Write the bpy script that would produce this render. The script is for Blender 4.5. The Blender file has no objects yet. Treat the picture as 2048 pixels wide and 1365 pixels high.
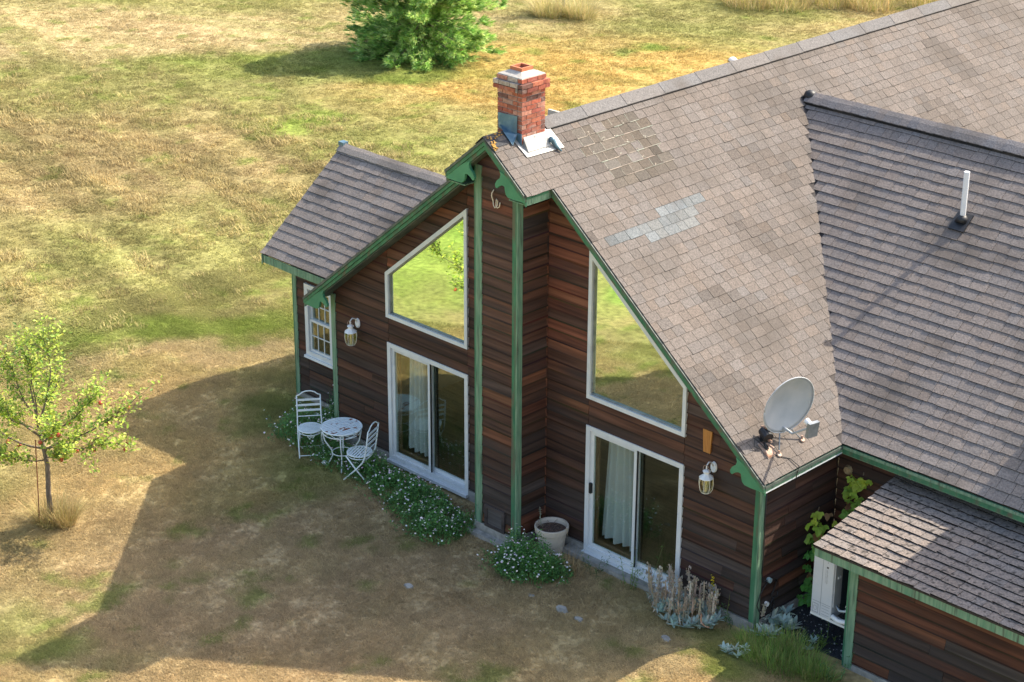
import bpy, math, random
import numpy as np
from mathutils import Vector, Matrix
random.seed(7); rng = np.random.default_rng(7)
SC = bpy.context.scene; COL = SC.collection
rad = math.radians
G = -0.2                                   # ground level; the siding starts at z = 0

# ---------------------------------------------------------------- camera, sky, sun, exposure
yaw, pit, rol = rad(44.446), rad(-23.157), rad(0.276)
cF = Vector((-math.sin(yaw)*math.cos(pit), math.cos(yaw)*math.cos(pit), math.sin(pit)))
cR0 = Vector((math.cos(yaw), math.sin(yaw), 0)); cU0 = cR0.cross(cF)
cR = cR0*math.cos(rol)+cU0*math.sin(rol); cU = -cR0*math.sin(rol)+cU0*math.cos(rol)
cam = bpy.data.cameras.new('camera'); camo = bpy.data.objects.new('camera', cam); COL.objects.link(camo)
CP = Vector((18.831, -19.534, 14.507))
camo.matrix_world = Matrix(((cR.x, cU.x, -cF.x, CP.x), (cR.y, cU.y, -cF.y, CP.y), (cR.z, cU.z, -cF.z, CP.z), (0, 0, 0, 1)))
cam.sensor_width = 36; cam.lens = 3979.685/2048*36; cam.clip_start = 0.5; cam.clip_end = 2000
SC.camera = camo
SUN = Vector((0.34, 0.92, 1.0)).normalized()   # towards the sun
w = bpy.data.worlds.new('World'); SC.world = w; w.use_nodes = True
nt = w.node_tree; bg = nt.nodes['Background']; sk = nt.nodes.new('ShaderNodeTexSky')
sk.sky_type = 'NISHITA'; sk.sun_disc = False; sk.sun_elevation = math.asin(SUN.z); sk.sun_rotation = math.atan2(SUN.x, SUN.y)
sk.altitude = 100; sk.air_density = 1.3; sk.dust_density = 4.0; sk.ozone_density = 1.0
nt.links.new(sk.outputs[0], bg.inputs[0]); bg.inputs[1].default_value = 0.15
sl = bpy.data.lights.new('sun', 'SUN'); sl.energy = 3.6; sl.angle = rad(0.5); sl.color = (1.0, 0.91, 0.76)
so = bpy.data.objects.new('sun', sl); COL.objects.link(so); so.location = (10, 30, 30)
so.rotation_euler = SUN.to_track_quat('Z', 'Y').to_euler()
SC.view_settings.view_transform = 'Standard'; SC.view_settings.look = 'None'
SC.view_settings.exposure = 1.2; SC.view_settings.gamma = 1; SC.view_settings.use_curve_mapping = False
SC.cycles.max_bounces = 8; SC.cycles.transparent_max_bounces = 12

def px(p):
    v = Vector(p)-CP; d = v.dot(cF)
    return 1024+3979.685*v.dot(cR)/d, 682.5-3979.685*v.dot(cU)/d

def gz(x, y):
    """ground height: level by the house, falling gently away in front of it"""
    d = min(max(0.0, -y-0.8), 12.0); return G-0.05*d+0.018*max(-12.0, min(8.0, x))*min(1.0, max(0.0, -y/2))
# ---------------------------------------------------------------- materials
def _n(nt, t, **k):
    n = nt.nodes.new(t)
    for a, b in k.items(): setattr(n, a, b)
    return n
def mat(name, c1, c2=None, scale=6.0, rough=0.7, bump=0.0, bscale=None, stretch=(1, 1, 1), tint=False, metal=0.0, detail=6,
        lo=0.35, hi=0.65, c3=None, s3=1.0, lo3=0.5, hi3=0.7, stretch3=None, along=False, spec=0.5, trans=0.0):
    """principled material whose colour is noise between c1 and c2 (times the piece's own tint), with wear c3 laid over it"""
    m = bpy.data.materials.new(name); m.use_nodes = True; nt = m.node_tree
    b = nt.nodes['Principled BSDF']; L = nt.links.new
    b.inputs['Roughness'].default_value = rough; b.inputs['Metallic'].default_value = metal
    b.inputs['Specular IOR Level'].default_value = spec
    tc = _n(nt, 'ShaderNodeTexCoord'); src = tc.outputs['Object']
    if along:   # grain runs along horizontal boards of either wall direction
        sx = _n(nt, 'ShaderNodeSeparateXYZ'); L(src, sx.inputs[0])
        ad = _n(nt, 'ShaderNodeMath', operation='ADD'); L(sx.outputs[0], ad.inputs[0]); L(sx.outputs[1], ad.inputs[1])
        cb = _n(nt, 'ShaderNodeCombineXYZ'); L(ad.outputs[0], cb.inputs[0]); L(sx.outputs[2], cb.inputs[2]); src = cb.outputs[0]
    def noise(sc, st, det):
        mp = _n(nt, 'ShaderNodeMapping'); mp.inputs['Scale'].default_value = st; L(src, mp.inputs[0])
        oi = _n(nt, 'ShaderNodeAttribute', attribute_name='seed'); ad = _n(nt, 'ShaderNodeVectorMath', operation='ADD')
        L(mp.outputs[0], ad.inputs[0]); L(oi.outputs['Vector'], ad.inputs[1])
        n = _n(nt, 'ShaderNodeTexNoise'); n.inputs['Scale'].default_value = sc; n.inputs['Detail'].default_value = det
        L(ad.outputs[0], n.inputs['Vector']); return n.outputs[0]
    def ramp(v, a, z):
        r = _n(nt, 'ShaderNodeMapRange'); r.inputs[1].default_value = a; r.inputs[2].default_value = z; L(v, r.inputs[0]); return r.outputs[0]
    def mix(f, a, bb, mode='MIX'):
        x = _n(nt, 'ShaderNodeMix', data_type='RGBA', blend_type=mode)
        if isinstance(f, float): x.inputs[0].default_value = f
        else: L(f, x.inputs[0])
        for s, v in ((6, a), (7, bb)):
            if isinstance(v, tuple): x.inputs[s].default_value = (*v, 1)
            else: L(v, x.inputs[s])
        return x.outputs[2]
    n1 = noise(scale, stretch, detail)
    col = mix(ramp(n1, lo, hi), c1, c2 or c1)
    if tint:
        at = _n(nt, 'ShaderNodeAttribute', attribute_name='tint'); col = mix(1.0, col, at.outputs['Color'], 'MULTIPLY')
    if c3:
        col = mix(ramp(noise(s3, stretch3 or stretch, 5), lo3, hi3), col, c3)
    L(col, b.inputs['Base Color'])
    if bump:
        bp = _n(nt, 'ShaderNodeBump'); bp.inputs['Strength'].default_value = bump; bp.inputs['Distance'].default_value = 0.01
        L(noise(bscale or scale*3, stretch, 4) if bscale else n1, bp.inputs['Height']); L(bp.outputs[0], b.inputs['Normal'])
    if trans:
        tr = _n(nt, 'ShaderNodeBsdfTranslucent'); L(col, tr.inputs[0]); ms = _n(nt, 'ShaderNodeMixShader'); ms.inputs[0].default_value = trans
        out = nt.nodes['Material Output']; L(b.outputs[0], ms.inputs[1]); L(tr.outputs[0], ms.inputs[2]); L(ms.outputs[0], out.inputs[0])
    return m
def glass(name, refl, tintc=(0.9, 0.95, 0.93), wav=0.0):
    m = bpy.data.materials.new(name); m.use_nodes = True; nt = m.node_tree; nt.nodes.remove(nt.nodes['Principled BSDF'])
    L = nt.links.new; t = _n(nt, 'ShaderNodeBsdfTransparent'); t.inputs[0].default_value = (*tintc, 1)
    g = _n(nt, 'ShaderNodeBsdfGlossy'); g.inputs[0].default_value = (0.86, 0.98, 0.80, 1); g.inputs['Roughness'].default_value = 0.012; ms = _n(nt, 'ShaderNodeMixShader')
    ge = _n(nt, 'ShaderNodeNewGeometry'); mr = _n(nt, 'ShaderNodeMapRange')      # the outer skin of the pane reflects
    mr.inputs[1].default_value = 0; mr.inputs[2].default_value = 1; mr.inputs[3].default_value = refl; mr.inputs[4].default_value = 0
    L(ge.outputs['Backfacing'], mr.inputs[0]); L(mr.outputs[0], ms.inputs[0]); L(t.outputs[0], ms.inputs[1]); L(g.outputs[0], ms.inputs[2])
    if wav:
        n = _n(nt, 'ShaderNodeTexNoise'); n.inputs['Scale'].default_value = 1.6; n.inputs['Detail'].default_value = 1
        tc = _n(nt, 'ShaderNodeTexCoord'); L(tc.outputs['Object'], n.inputs['Vector'])
        bp = _n(nt, 'ShaderNodeBump'); bp.inputs['Strength'].default_value = wav; bp.inputs['Distance'].default_value = 0.02
        L(n.outputs[0], bp.inputs['Height']); L(bp.outputs[0], g.inputs['Normal'])
    L(ms.outputs[0], nt.nodes['Material Output'].inputs[0]); return m

WOOD = mat('weathered_cedar', (0.55, 0.5, 0.49), (1.85, 1.78, 1.72), scale=2.0, stretch=(0.35, 1, 8), rough=0.75, bump=0.35, tint=True, along=True,
           lo=0.3, hi=0.7, c3=(0.040, 0.031, 0.029), s3=0.9, stretch3=(0.5, 1, 2.5), lo3=0.5, hi3=0.75, spec=0.3)
SHING = mat('asphalt_shingle', (0.68, 0.68, 0.68), (1.25, 1.24, 1.23), scale=40, rough=0.95, bump=0.5, tint=True, lo=0.3, hi=0.7,
            c3=(0.105, 0.090, 0.078), s3=1.1, lo3=0.52, hi3=0.80, spec=0.15)
SHOLD = mat('worn_shingle', (0.62, 0.62, 0.62), (1.25, 1.23, 1.2), scale=38, rough=0.97, bump=0.9, tint=True, lo=0.3, hi=0.7,
            c3=(0.07, 0.062, 0.055), s3=14, lo3=0.55, hi3=0.66, spec=0.1)
GREEN = mat('green_paint', (0.026, 0.125, 0.066), (0.055, 0.195, 0.10), scale=4, stretch=(3, 3, 0.8), rough=0.65, bump=0.15,
            c3=(0.10, 0.10, 0.065), s3=2.6, stretch3=(4, 4, 0.7), lo3=0.50, hi3=0.68)
GREENB = mat('bracket_green', (0.045, 0.20, 0.105), (0.065, 0.25, 0.13), scale=5, rough=0.6, bump=0.1, c3=(0.12, 0.16, 0.09), s3=6, lo3=0.66, hi3=0.8)
GREENP = mat('faded_green_paint', (0.10, 0.22, 0.135), (0.20, 0.31, 0.205), scale=4, stretch=(6, 6, 0.7), rough=0.7, bump=0.2,
             c3=(0.055, 0.065, 0.045), s3=3, stretch3=(8, 8, 0.6), lo3=0.52, hi3=0.72)
GREEND = mat('dark_drip_edge', (0.05, 0.075, 0.065), (0.11, 0.13, 0.11), scale=5, rough=0.6)
WHITE = mat('white_frame', (0.60, 0.63, 0.66), (0.68, 0.70, 0.71), scale=5, rough=0.45, c3=(0.48, 0.49, 0.48), s3=3, lo3=0.6, hi3=0.8)
IRON = mat('chalky_white_iron', (0.66, 0.76, 0.80), (0.80, 0.84, 0.85), scale=14, rough=0.55, c3=(0.26, 0.075, 0.03), s3=5.5, lo3=0.64, hi3=0.70)
IRONR = mat('rust_worn_white_iron', (0.66, 0.76, 0.80), (0.80, 0.84, 0.85), scale=14, rough=0.6, c3=(0.26, 0.075, 0.03), s3=4.5, lo3=0.57, hi3=0.61)
BRICK = mat('brick_clay', (0.75, 0.72, 0.7), (1.2, 1.2, 1.2), scale=22, rough=0.9, bump=0.5, tint=True, c3=(0.38, 0.31, 0.27), s3=6, lo3=0.56, hi3=0.85)
MORTAR = mat('mortar', (0.36, 0.33, 0.29), (0.5, 0.47, 0.42), scale=20, rough=0.95, bump=0.5, c3=(0.2, 0.2, 0.16), s3=6, lo3=0.58, hi3=0.72)
CLAY = mat('terracotta', (0.42, 0.13, 0.06), (0.5, 0.17, 0.08), scale=9, rough=0.8)
LEAD = mat('blue_grey_sheet', (0.075, 0.15, 0.21), (0.13, 0.22, 0.28), scale=9, rough=0.45, metal=0.3, c3=(0.3, 0.34, 0.36), s3=6, lo3=0.62, hi3=0.8)
ALU = mat('bare_aluminium', (0.30, 0.30, 0.29), (0.46, 0.45, 0.43), scale=9, rough=0.55, metal=0.25, bump=0.3, c3=(0.14, 0.13, 0.12), s3=9, lo3=0.56, hi3=0.72)
PLAST = mat('white_plastic', (0.78, 0.79, 0.8), (0.82, 0.82, 0.82), rough=0.4)
ACM = mat('beige_enamel', (0.56, 0.57, 0.60), (0.62, 0.62, 0.64), scale=3, rough=0.45)
DARK = mat('black_plastic', (0.012, 0.013, 0.015), (0.025, 0.025, 0.028), scale=9, rough=0.5)
GREYM = mat('galvanised_steel', (0.20, 0.22, 0.24), (0.32, 0.34, 0.36), scale=8, rough=0.5, metal=0.5)
RUSTY = mat('rusty_steel', (0.3, 0.16, 0.10), (0.42, 0.33, 0.28), scale=12, rough=0.7, metal=0.3)
DISH = mat('grey_dish_paint', (0.36, 0.39, 0.42), (0.44, 0.46, 0.48), scale=4, rough=0.5, c3=(0.42, 0.38, 0.33), s3=3, lo3=0.62, hi3=0.9)
CONC = mat('old_concrete', (0.22, 0.21, 0.19), (0.36, 0.34, 0.31), scale=9, rough=0.95, bump=0.5)
POTM = mat('cream_pot_clay', (0.52, 0.44, 0.36), (0.62, 0.53, 0.44), scale=6, rough=0.7, c3=(0.4, 0.35, 0.28), s3=4, lo3=0.58, hi3=0.75)
SOIL = mat('dry_soil', (0.05, 0.035, 0.028), (0.14, 0.09, 0.07), scale=40, rough=1, bump=1)
CURT = mat('white_curtain', (0.74, 0.74, 0.76), (0.8, 0.8, 0.81), scale=2, rough=0.9, trans=0.3)
INWALL = mat('interior_plaster', (0.42, 0.38, 0.32), (0.46, 0.42, 0.36), scale=2, rough=0.9)
INFLOOR = mat('interior_wood_floor', (0.20, 0.10, 0.045), (0.30, 0.16, 0.075), scale=3, stretch=(0.4, 6, 1), rough=0.45)
OAK = mat('orange_cedar', (0.33, 0.13, 0.03), (0.46, 0.20, 0.05), scale=6, stretch=(8, 8, 0.8), rough=0.6)
BARK = mat('grey_bark', (0.11, 0.085, 0.065), (0.24, 0.19, 0.15), scale=12, stretch=(3, 3, 0.7), rough=0.95, bump=0.6)
REDST = mat('rusty_stake', (0.22, 0.075, 0.035), (0.3, 0.12, 0.06), scale=12, rough=0.7)
def leafm(name, c1, c2, trans=0.35, rough=0.5): return mat(name, c1, c2, scale=3, rough=rough, tint=True, trans=trans, lo=0.3, hi=0.7, spec=0.35)
LEAF = leafm('leaf_blade', (1.3, 1.3, 1.3), (1.9, 1.9, 1.9))
NEEDLE = leafm('pine_needles', (1.2, 1.2, 1.2), (2.1, 2.1, 2.1), trans=0.3)
STRAW = leafm('straw_blade', (1.0, 1.0, 1.0), (1.5, 1.5, 1.5), trans=0.25, rough=0.8)
PETAL = leafm('petal', (0.95, 0.95, 0.95), (1.05, 1.05, 1.05), trans=0.2, rough=0.7)
APPLE = mat('red_apple_skin', (0.45, 0.04, 0.03), (0.55, 0.14, 0.06), scale=14, rough=0.35)
PANE_HI = glass('coated_window_glass', 0.78, wav=0.02)
PANE_LO = glass('clear_door_glass', 0.22, wav=0.012)
PANE_W = glass('thin_lantern_glass', 0.12, (0.95, 0.93, 0.85))

# ---------------------------------------------------------------- mesh helpers
ORI = {}                                    # world origin of every parent, parts are written in world coordinates unless local=True
class MB:
    def __init__(s): s.v = []; s.f = []; s.t = []
    def poly(s, pts, t=(1, 1, 1)):
        k = len(s.v); s.v += [tuple(p) for p in pts]; s.f.append(tuple(range(k, k+len(pts)))); s.t.append(t)
    def mesh(s, vs, fs, t=(1, 1, 1)):
        k = len(s.v); s.v += [tuple(p) for p in vs]
        for f in fs: s.f.append(tuple(i+k for i in f)); s.t.append(t)
    def hexa(s, p, t=(1, 1, 1)):            # p: 4 bottom + 4 top points
        s.mesh(p, [(3, 2, 1, 0), (4, 5, 6, 7), (0, 1, 5, 4), (1, 2, 6, 5), (2, 3, 7, 6), (3, 0, 4, 7)], t)
    def box(s, a, b, t=(1, 1, 1), M=None):
        x0, y0, z0 = a; x1, y1, z1 = b
        x0, x1 = min(x0, x1), max(x0, x1); y0, y1 = min(y0, y1), max(y0, y1); z0, z1 = min(z0, z1), max(z0, z1)
        p = [(x0, y0, z0), (x1, y0, z0), (x1, y1, z0), (x0, y1, z0), (x0, y0, z1), (x1, y0, z1), (x1, y1, z1), (x0, y1, z1)]
        if M is not None: p = [tuple(M @ Vector(q)) for q in p]
        s.hexa(p, t)
    def prism(s, A, B, t=(1, 1, 1)):        # two matching loops
        n = len(A); k = len(s.v); s.v += [tuple(p) for p in A]+[tuple(p) for p in B]
        s.f.append(tuple(k+i for i in reversed(range(n)))); s.f.append(tuple(k+n+i for i in range(n))); s.t += [t, t]
        for i in range(n):
            j = (i+1) % n; s.f.append((k+i, k+j, k+n+j, k+n+i)); s.t.append(t)
    def tube(s, pts, r, n=6, t=(1, 1, 1), cap=True):
        pts = [Vector(p) for p in pts]; m = len(pts)
        rs = r if isinstance(r, (list, tuple)) else [r]*m
        k = len(s.v); up = None
        for i, p in enumerate(pts):
            d = (pts[min(i+1, m-1)]-pts[max(i-1, 0)]).normalized()
            if up is None: up = Vector((0, 0, 1)) if abs(d.z) < 0.9 else Vector((1, 0, 0))
            a = d.cross(up)
            if a.length < 1e-5: a = d.cross(Vector((0.3, 1, 0.2)))
            a.normalize(); b = a.cross(d).normalized(); up = b
            for j in range(n):
                q = p+(a*math.cos(2*math.pi*j/n)+b*math.sin(2*math.pi*j/n))*rs[i]; s.v.append(tuple(q))
        for i in range(m-1):
            for j in range(n):
                j2 = (j+1) % n; s.f.append((k+i*n+j, k+i*n+j2, k+(i+1)*n+j2, k+(i+1)*n+j)); s.t.append(t)
        if cap:
            s.f.append(tuple(k+j for j in reversed(range(n)))); s.f.append(tuple(k+(m-1)*n+j for j in range(n))); s.t += [t, t]
    def lathe(s, prof, c=(0, 0, 0), n=16, t=(1, 1, 1), ph=0.0):
        k = len(s.v); m = len(prof)
        for r, z in prof:
            for j in range(n):
                a = 2*math.pi*j/n+ph; s.v.append((c[0]+r*math.cos(a), c[1]+r*math.sin(a), c[2]+z))
        for i in range(m-1):
            for j in range(n):
                j2 = (j+1) % n; s.f.append((k+i*n+j, k+i*n+j2, k+(i+1)*n+j2, k+(i+1)*n+j)); s.t.append(t)
    def build(s, name, m, parent=None, smooth=False, local=False, kind=None, label=None, seed=None):
        v = np.array(s.v, dtype=float).reshape(-1, 3)
        if parent is not None and not local: v = v-np.array(ORI[parent.name])
        me = bpy.data.meshes.new(name); me.from_pydata(v.tolist(), [], s.f); me.materials.append(m)
        at = me.attributes.new('tint', 'FLOAT_COLOR', 'FACE'); arr = np.ones((len(s.f), 4)); arr[:, :3] = np.array(s.t).reshape(-1, 3); at.data.foreach_set('color', arr.ravel())
        sd = seed if seed is not None else (random.uniform(-50, 50), random.uniform(-50, 50), random.uniform(-50, 50))
        a2 = me.attributes.new('seed', 'FLOAT_VECTOR', 'FACE'); a2.data.foreach_set('vector', np.tile(np.array(sd, dtype=np.float32), len(s.f)))
        if smooth: me.polygons.foreach_set('use_smooth', [True]*len(s.f))
        me.update(); o = bpy.data.objects.new(name, me); COL.objects.link(o)
        if parent is not None: o.parent = parent; ORI[o.name] = ORI[parent.name] if not local else (0, 0, 0)
        else: ORI[o.name] = (0, 0, 0)
        if kind: o['kind'] = kind
        if label: o['label'] = label
        return o
def tag(o, label=None, cat=None, group=None, kind=None):
    if label: o['label'] = label
    if cat: o['category'] = cat
    if group: o['group'] = group
    if kind: o['kind'] = kind
    return o
def thing(name, loc, label, cat, group=None, rz=0.0):
    o = bpy.data.objects.new(name, None); COL.objects.link(o); o.location = loc; o.rotation_euler = (0, 0, rz); o.empty_display_size = 0.1
    ORI[o.name] = tuple(loc); return tag(o, label, cat, group)
def clip(poly, a, b, c):                    # keep a*u+b*z <= c
    out = []; n = len(poly)
    for i in range(n):
        p, q = poly[i], poly[(i+1) % n]; dp, dq = a*p[0]+b*p[1]-c, a*q[0]+b*q[1]-c
        if dp <= 0: out.append(p)
        if (dp < 0 < dq) or (dq < 0 < dp):
            t = dp/(dp-dq); out.append((p[0]+t*(q[0]-p[0]), p[1]+t*(q[1]-p[1])))
    return out
def area(p): return abs(sum(p[i][0]*p[(i+1) % len(p)][1]-p[(i+1) % len(p)][0]*p[i][1] for i in range(len(p))))/2
def inset(poly, d):                         # convex, counter-clockwise
    n = len(poly); L = []
    for i in range(n):
        p, q = Vector(poly[i]).to_2d(), Vector(poly[(i+1) % n]).to_2d(); e = (q-p).normalized(); nn = Vector((-e.y, e.x)); L.append((p+nn*d, e))
    out = []
    for i in range(n):
        (p, e), (q, f) = L[i-1], L[i]; den = e.x*f.y-e.y*f.x; t = ((q.x-p.x)*f.y-(q.y-p.y)*f.x)/den; out.append((p.x+e.x*t, p.y+e.y*t))
    return out
def ring(mb, poly, d, P, d0, d1):           # frame round a convex opening: outer loop, inner loop at width d, depths d0..d1
    inn = inset(poly, d); n = len(poly)
    for i in range(n):
        j = (i+1) % n
        mb.hexa([P(*poly[i], d0), P(*poly[j], d0), P(*inn[j], d0), P(*inn[i], d0), P(*poly[i], d1), P(*poly[j], d1), P(*inn[j], d1), P(*inn[i], d1)])
    return inn
# ---------------------------------------------------------------- the house: walls of single boards
SL, PK = 0.817, 6.245                       # main roof: z = PK - SL*|x|
SN, SS = 0.79, 0.79                         # cross roof slope
house = thing('house', (0, 0, G), 'brown cedar-clad gabled house with grey shingle roofs, green trim and a brick chimney', 'house')
def wmap(O, U, N):
    O, U, N = Vector(O), Vector(U), Vector(N)
    return lambda u, z, d: tuple(O+U*u+Vector((0, 0, z))+N*d)
WC = [(0.070, 0.036, 0.025), (0.062, 0.033, 0.024), (0.080, 0.039, 0.026), (0.092, 0.042, 0.026), (0.064, 0.042, 0.035), (0.052, 0.034, 0.029), (0.115, 0.052, 0.028), (0.075, 0.052, 0.044)]
WP = [26, 22, 22, 12, 6, 6, 4, 3]
EXP = 0.163
def board_tint(z, red=0.0):
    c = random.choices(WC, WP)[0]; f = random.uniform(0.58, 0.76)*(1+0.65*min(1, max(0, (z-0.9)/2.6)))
    if red and random.random() < red: c = random.choice([(0.135, 0.050, 0.029), (0.115, 0.044, 0.027), (0.15, 0.062, 0.034)])
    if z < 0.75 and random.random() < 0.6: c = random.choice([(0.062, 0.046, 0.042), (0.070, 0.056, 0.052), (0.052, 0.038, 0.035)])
    return tuple(x*f for x in c)
def clad(name, P, u0, u1, z0, z1, planes=(), holes=(), red=0.0, lmin=2.2, lmax=4.9, redz=None):
    """lapped boards on one wall; holes are (u1,u2,zb,t0,m): open from zb up to t0+m*u"""
    back = MB(); rows = []
    nrow = int(math.ceil((z1-z0)/EXP))
    wallo = None; todo = []
    for r in range(nrow):
        za, zb = z0+r*EXP, min(z0+(r+1)*EXP, z1+0.001)
        polys = [[(u0, za), (u1, za), (u1, zb), (u0, zb)]]
        for pl in planes: polys = [q for q in (clip(p, *pl) for p in polys) if len(q) > 2]
        for (a, b, hb, t0, m) in holes:
            nxt = []
            for p in polys:
                nxt += [clip(p, 1, 0, a), clip(p, -1, 0, -b)]
                mid = clip(clip(p, -1, 0, -a), 1, 0, b)
                if len(mid) > 2: nxt += [clip(mid, m, -1, -t0), clip(mid, 0, 1, hb)]
            polys = [q for q in nxt if len(q) > 2 and area(q) > 2e-4]
        for p in polys:
            back.prism([P(u, z, 0.0) for u, z in p], [P(u, z, -0.03) for u, z in p])
            ua, ub = min(q[0] for q in p), max(q[0] for q in p); cuts = []
            c = ua+random.uniform(0.4, lmax)
            while c < ub-0.35: cuts.append(c); c += random.uniform(lmin, lmax)
            cuts = [ua]+cuts+[ub]
            for i in range(len(cuts)-1):
                q = clip(clip(p, -1, 0, -cuts[i]-0.002), 1, 0, cuts[i+1]-0.002)
                if len(q) > 2 and area(q) > 3e-4: todo.append((q, za))
    wallo = back.build(name, WOOD, house); wallo.data.attributes['tint'].data.foreach_set('color', [0.010, 0.008, 0.008, 1]*len(back.f))
    for q, za in todo:
        jit = random.uniform(-0.002, 0.003)
        dep = lambda z: 0.030+jit-0.023*min(1, max(0, (z-za)/EXP))
        mb = MB(); rd = red
        if redz is not None: rd = red*max(0.0, min(1.0, (za-redz)/1.0))
        mb.prism([P(u, z+(0.014 if z-za < 0.002 else 0), 0.001) for u, z in q], [P(u, z+(0.014 if z-za < 0.002 else 0), dep(z)) for u, z in q], board_tint(za, rd))
        e = clip(q, 0, 1, za+0.014+random.uniform(0.004, 0.014))              # a darker strip along the butt edge of every board draws the lap line
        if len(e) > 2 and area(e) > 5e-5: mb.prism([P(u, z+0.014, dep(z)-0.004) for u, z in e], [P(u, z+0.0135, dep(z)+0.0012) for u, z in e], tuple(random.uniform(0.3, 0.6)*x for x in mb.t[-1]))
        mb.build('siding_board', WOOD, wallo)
    return wallo
PF = wmap((0, 0, 0), (1, 0, 0), (0, -1, 0))
DZ0, DZ1, DA, DB = -0.10, 1.965, 1.24, 3.09
WA, WB, WZ = 1.24, 3.095, 2.40
wt = lambda s: (WA+0.02, WB, WZ)
UNDER = PK-0.13
holes = []
for s in (-1, 1):
    a, b = (DA, DB) if s > 0 else (-DB, -DA); holes.append((a+0.02, b-0.02, -1, DZ1-0.02, 0))
    a, b = (WA, WB) if s > 0 else (-WB, -WA); holes.append((a+0.02, b-0.02, WZ+0.02, 4.685+0.822*WA-0.03, -s*0.822))
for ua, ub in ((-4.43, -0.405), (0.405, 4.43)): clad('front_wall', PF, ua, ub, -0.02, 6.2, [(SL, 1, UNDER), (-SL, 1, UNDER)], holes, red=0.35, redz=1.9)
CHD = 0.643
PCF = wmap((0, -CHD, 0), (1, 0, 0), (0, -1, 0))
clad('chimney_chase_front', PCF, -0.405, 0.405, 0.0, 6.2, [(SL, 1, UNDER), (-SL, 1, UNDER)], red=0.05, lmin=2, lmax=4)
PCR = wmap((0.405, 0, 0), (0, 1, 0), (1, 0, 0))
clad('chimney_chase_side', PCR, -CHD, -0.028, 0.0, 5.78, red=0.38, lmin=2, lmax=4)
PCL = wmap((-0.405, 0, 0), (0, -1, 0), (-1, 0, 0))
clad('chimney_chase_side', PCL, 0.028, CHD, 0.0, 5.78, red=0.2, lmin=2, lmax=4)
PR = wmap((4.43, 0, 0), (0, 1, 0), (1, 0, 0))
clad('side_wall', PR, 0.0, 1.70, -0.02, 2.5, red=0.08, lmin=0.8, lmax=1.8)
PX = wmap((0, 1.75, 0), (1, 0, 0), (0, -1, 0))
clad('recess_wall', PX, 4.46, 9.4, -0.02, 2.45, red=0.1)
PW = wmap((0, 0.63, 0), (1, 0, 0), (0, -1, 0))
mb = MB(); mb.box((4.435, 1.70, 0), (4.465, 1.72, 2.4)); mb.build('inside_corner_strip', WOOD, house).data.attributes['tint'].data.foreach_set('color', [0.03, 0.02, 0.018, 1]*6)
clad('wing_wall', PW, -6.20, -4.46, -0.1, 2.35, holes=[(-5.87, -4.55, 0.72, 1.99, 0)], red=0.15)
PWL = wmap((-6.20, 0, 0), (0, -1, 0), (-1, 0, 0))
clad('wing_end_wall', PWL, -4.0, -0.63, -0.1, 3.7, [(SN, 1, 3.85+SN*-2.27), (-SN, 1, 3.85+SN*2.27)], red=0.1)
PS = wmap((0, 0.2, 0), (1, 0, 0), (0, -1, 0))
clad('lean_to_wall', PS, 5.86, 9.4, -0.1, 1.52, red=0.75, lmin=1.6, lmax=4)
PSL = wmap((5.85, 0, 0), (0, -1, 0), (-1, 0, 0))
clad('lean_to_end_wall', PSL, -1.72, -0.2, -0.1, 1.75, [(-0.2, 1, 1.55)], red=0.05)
# plain walls the photograph never shows: the far gable end and the left wall
mb = MB(); mb.box((-4.46, 0.05, 0), (-4.41, 16, 2.45)); mb.box((-4.4, 16, 0), (4.4, 16.05, 2.45)); mb.box((4.41, 9.8, 0), (4.46, 16, 2.45))
mb.build('rear_wall', INWALL, house)
# concrete footing
mb = MB()
mb.box((-4.45, -0.035, G-0.3), (4.45, 0.06, -0.03)); mb.box((-0.43, -CHD-0.05, G-0.3), (0.43, -0.04, -0.005))
mb.box((4.40, 0.07, G-0.3), (4.465, 1.7, -0.03)); mb.box((-6.24, 0.60, G-0.3), (-4.5, 0.66, -0.11)); mb.box((5.83, 0.17, G-0.3), (9.4, 0.24, -0.11)); mb.box((5.80, 0.25, G-0.3), (5.86, 1.74, -0.11))
mb.build('concrete_footing', CONC, house)
mb = MB(); mb.box((0.95, -0.22, G-0.1), (3.35, -0.04, -0.115)); mb.box((-0.5, -0.80, G-0.1), (0.43, -CHD-0.055, -0.125)); mb.build('concrete_ledge', CONC, house)

# ---------------------------------------------------------------- green trim
def posts(name, x, y, z0, z1, sx, m1=GREEN, m2=None, wd=0.072):
    """corner post: a board on the front face and one on the side face"""
    mb = MB(); mb.box((x-sx*wd, y-0.034, z0), (x+sx*0.005, y-0.004, z1)); a = mb.build(name, m1, house)
    mb = MB(); mb.box((x+sx*0.0055, y-0.034, z0), (x+sx*0.034, y+wd, z1)); mb.build('post_board', m2 or m1, a)
    return a
posts('corner_post', 4.43, 0, -0.10, 2.42, 1, GREEN, GREENP)
posts('corner_post', -4.43, 0, -0.12, 2.42, -1, GREENP, GREENP)
posts('corner_post', 0.405, -CHD, -0.02, 5.72, 1, GREEN, GREENP)
posts('corner_post', -0.405, -CHD, -0.02, 5.72, -1, GREENP, GREEN, wd=0.115)
posts('corner_post', -6.20, 0.63, -0.15, 2.3, -1, GREENP, GREEN)
posts('corner_post', 5.85, 0.2, -0.18, 1.55, -1, GREENP, GREEN, wd=0.12)
mb = MB(); mb.box((0.41, -0.045, 0), (0.432, -0.028, 5.6)); mb.build('inside_corner_strip', WOOD, house).data.attributes['tint'].data.foreach_set('color', [0.12, 0.05, 0.03, 1]*6)
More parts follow.
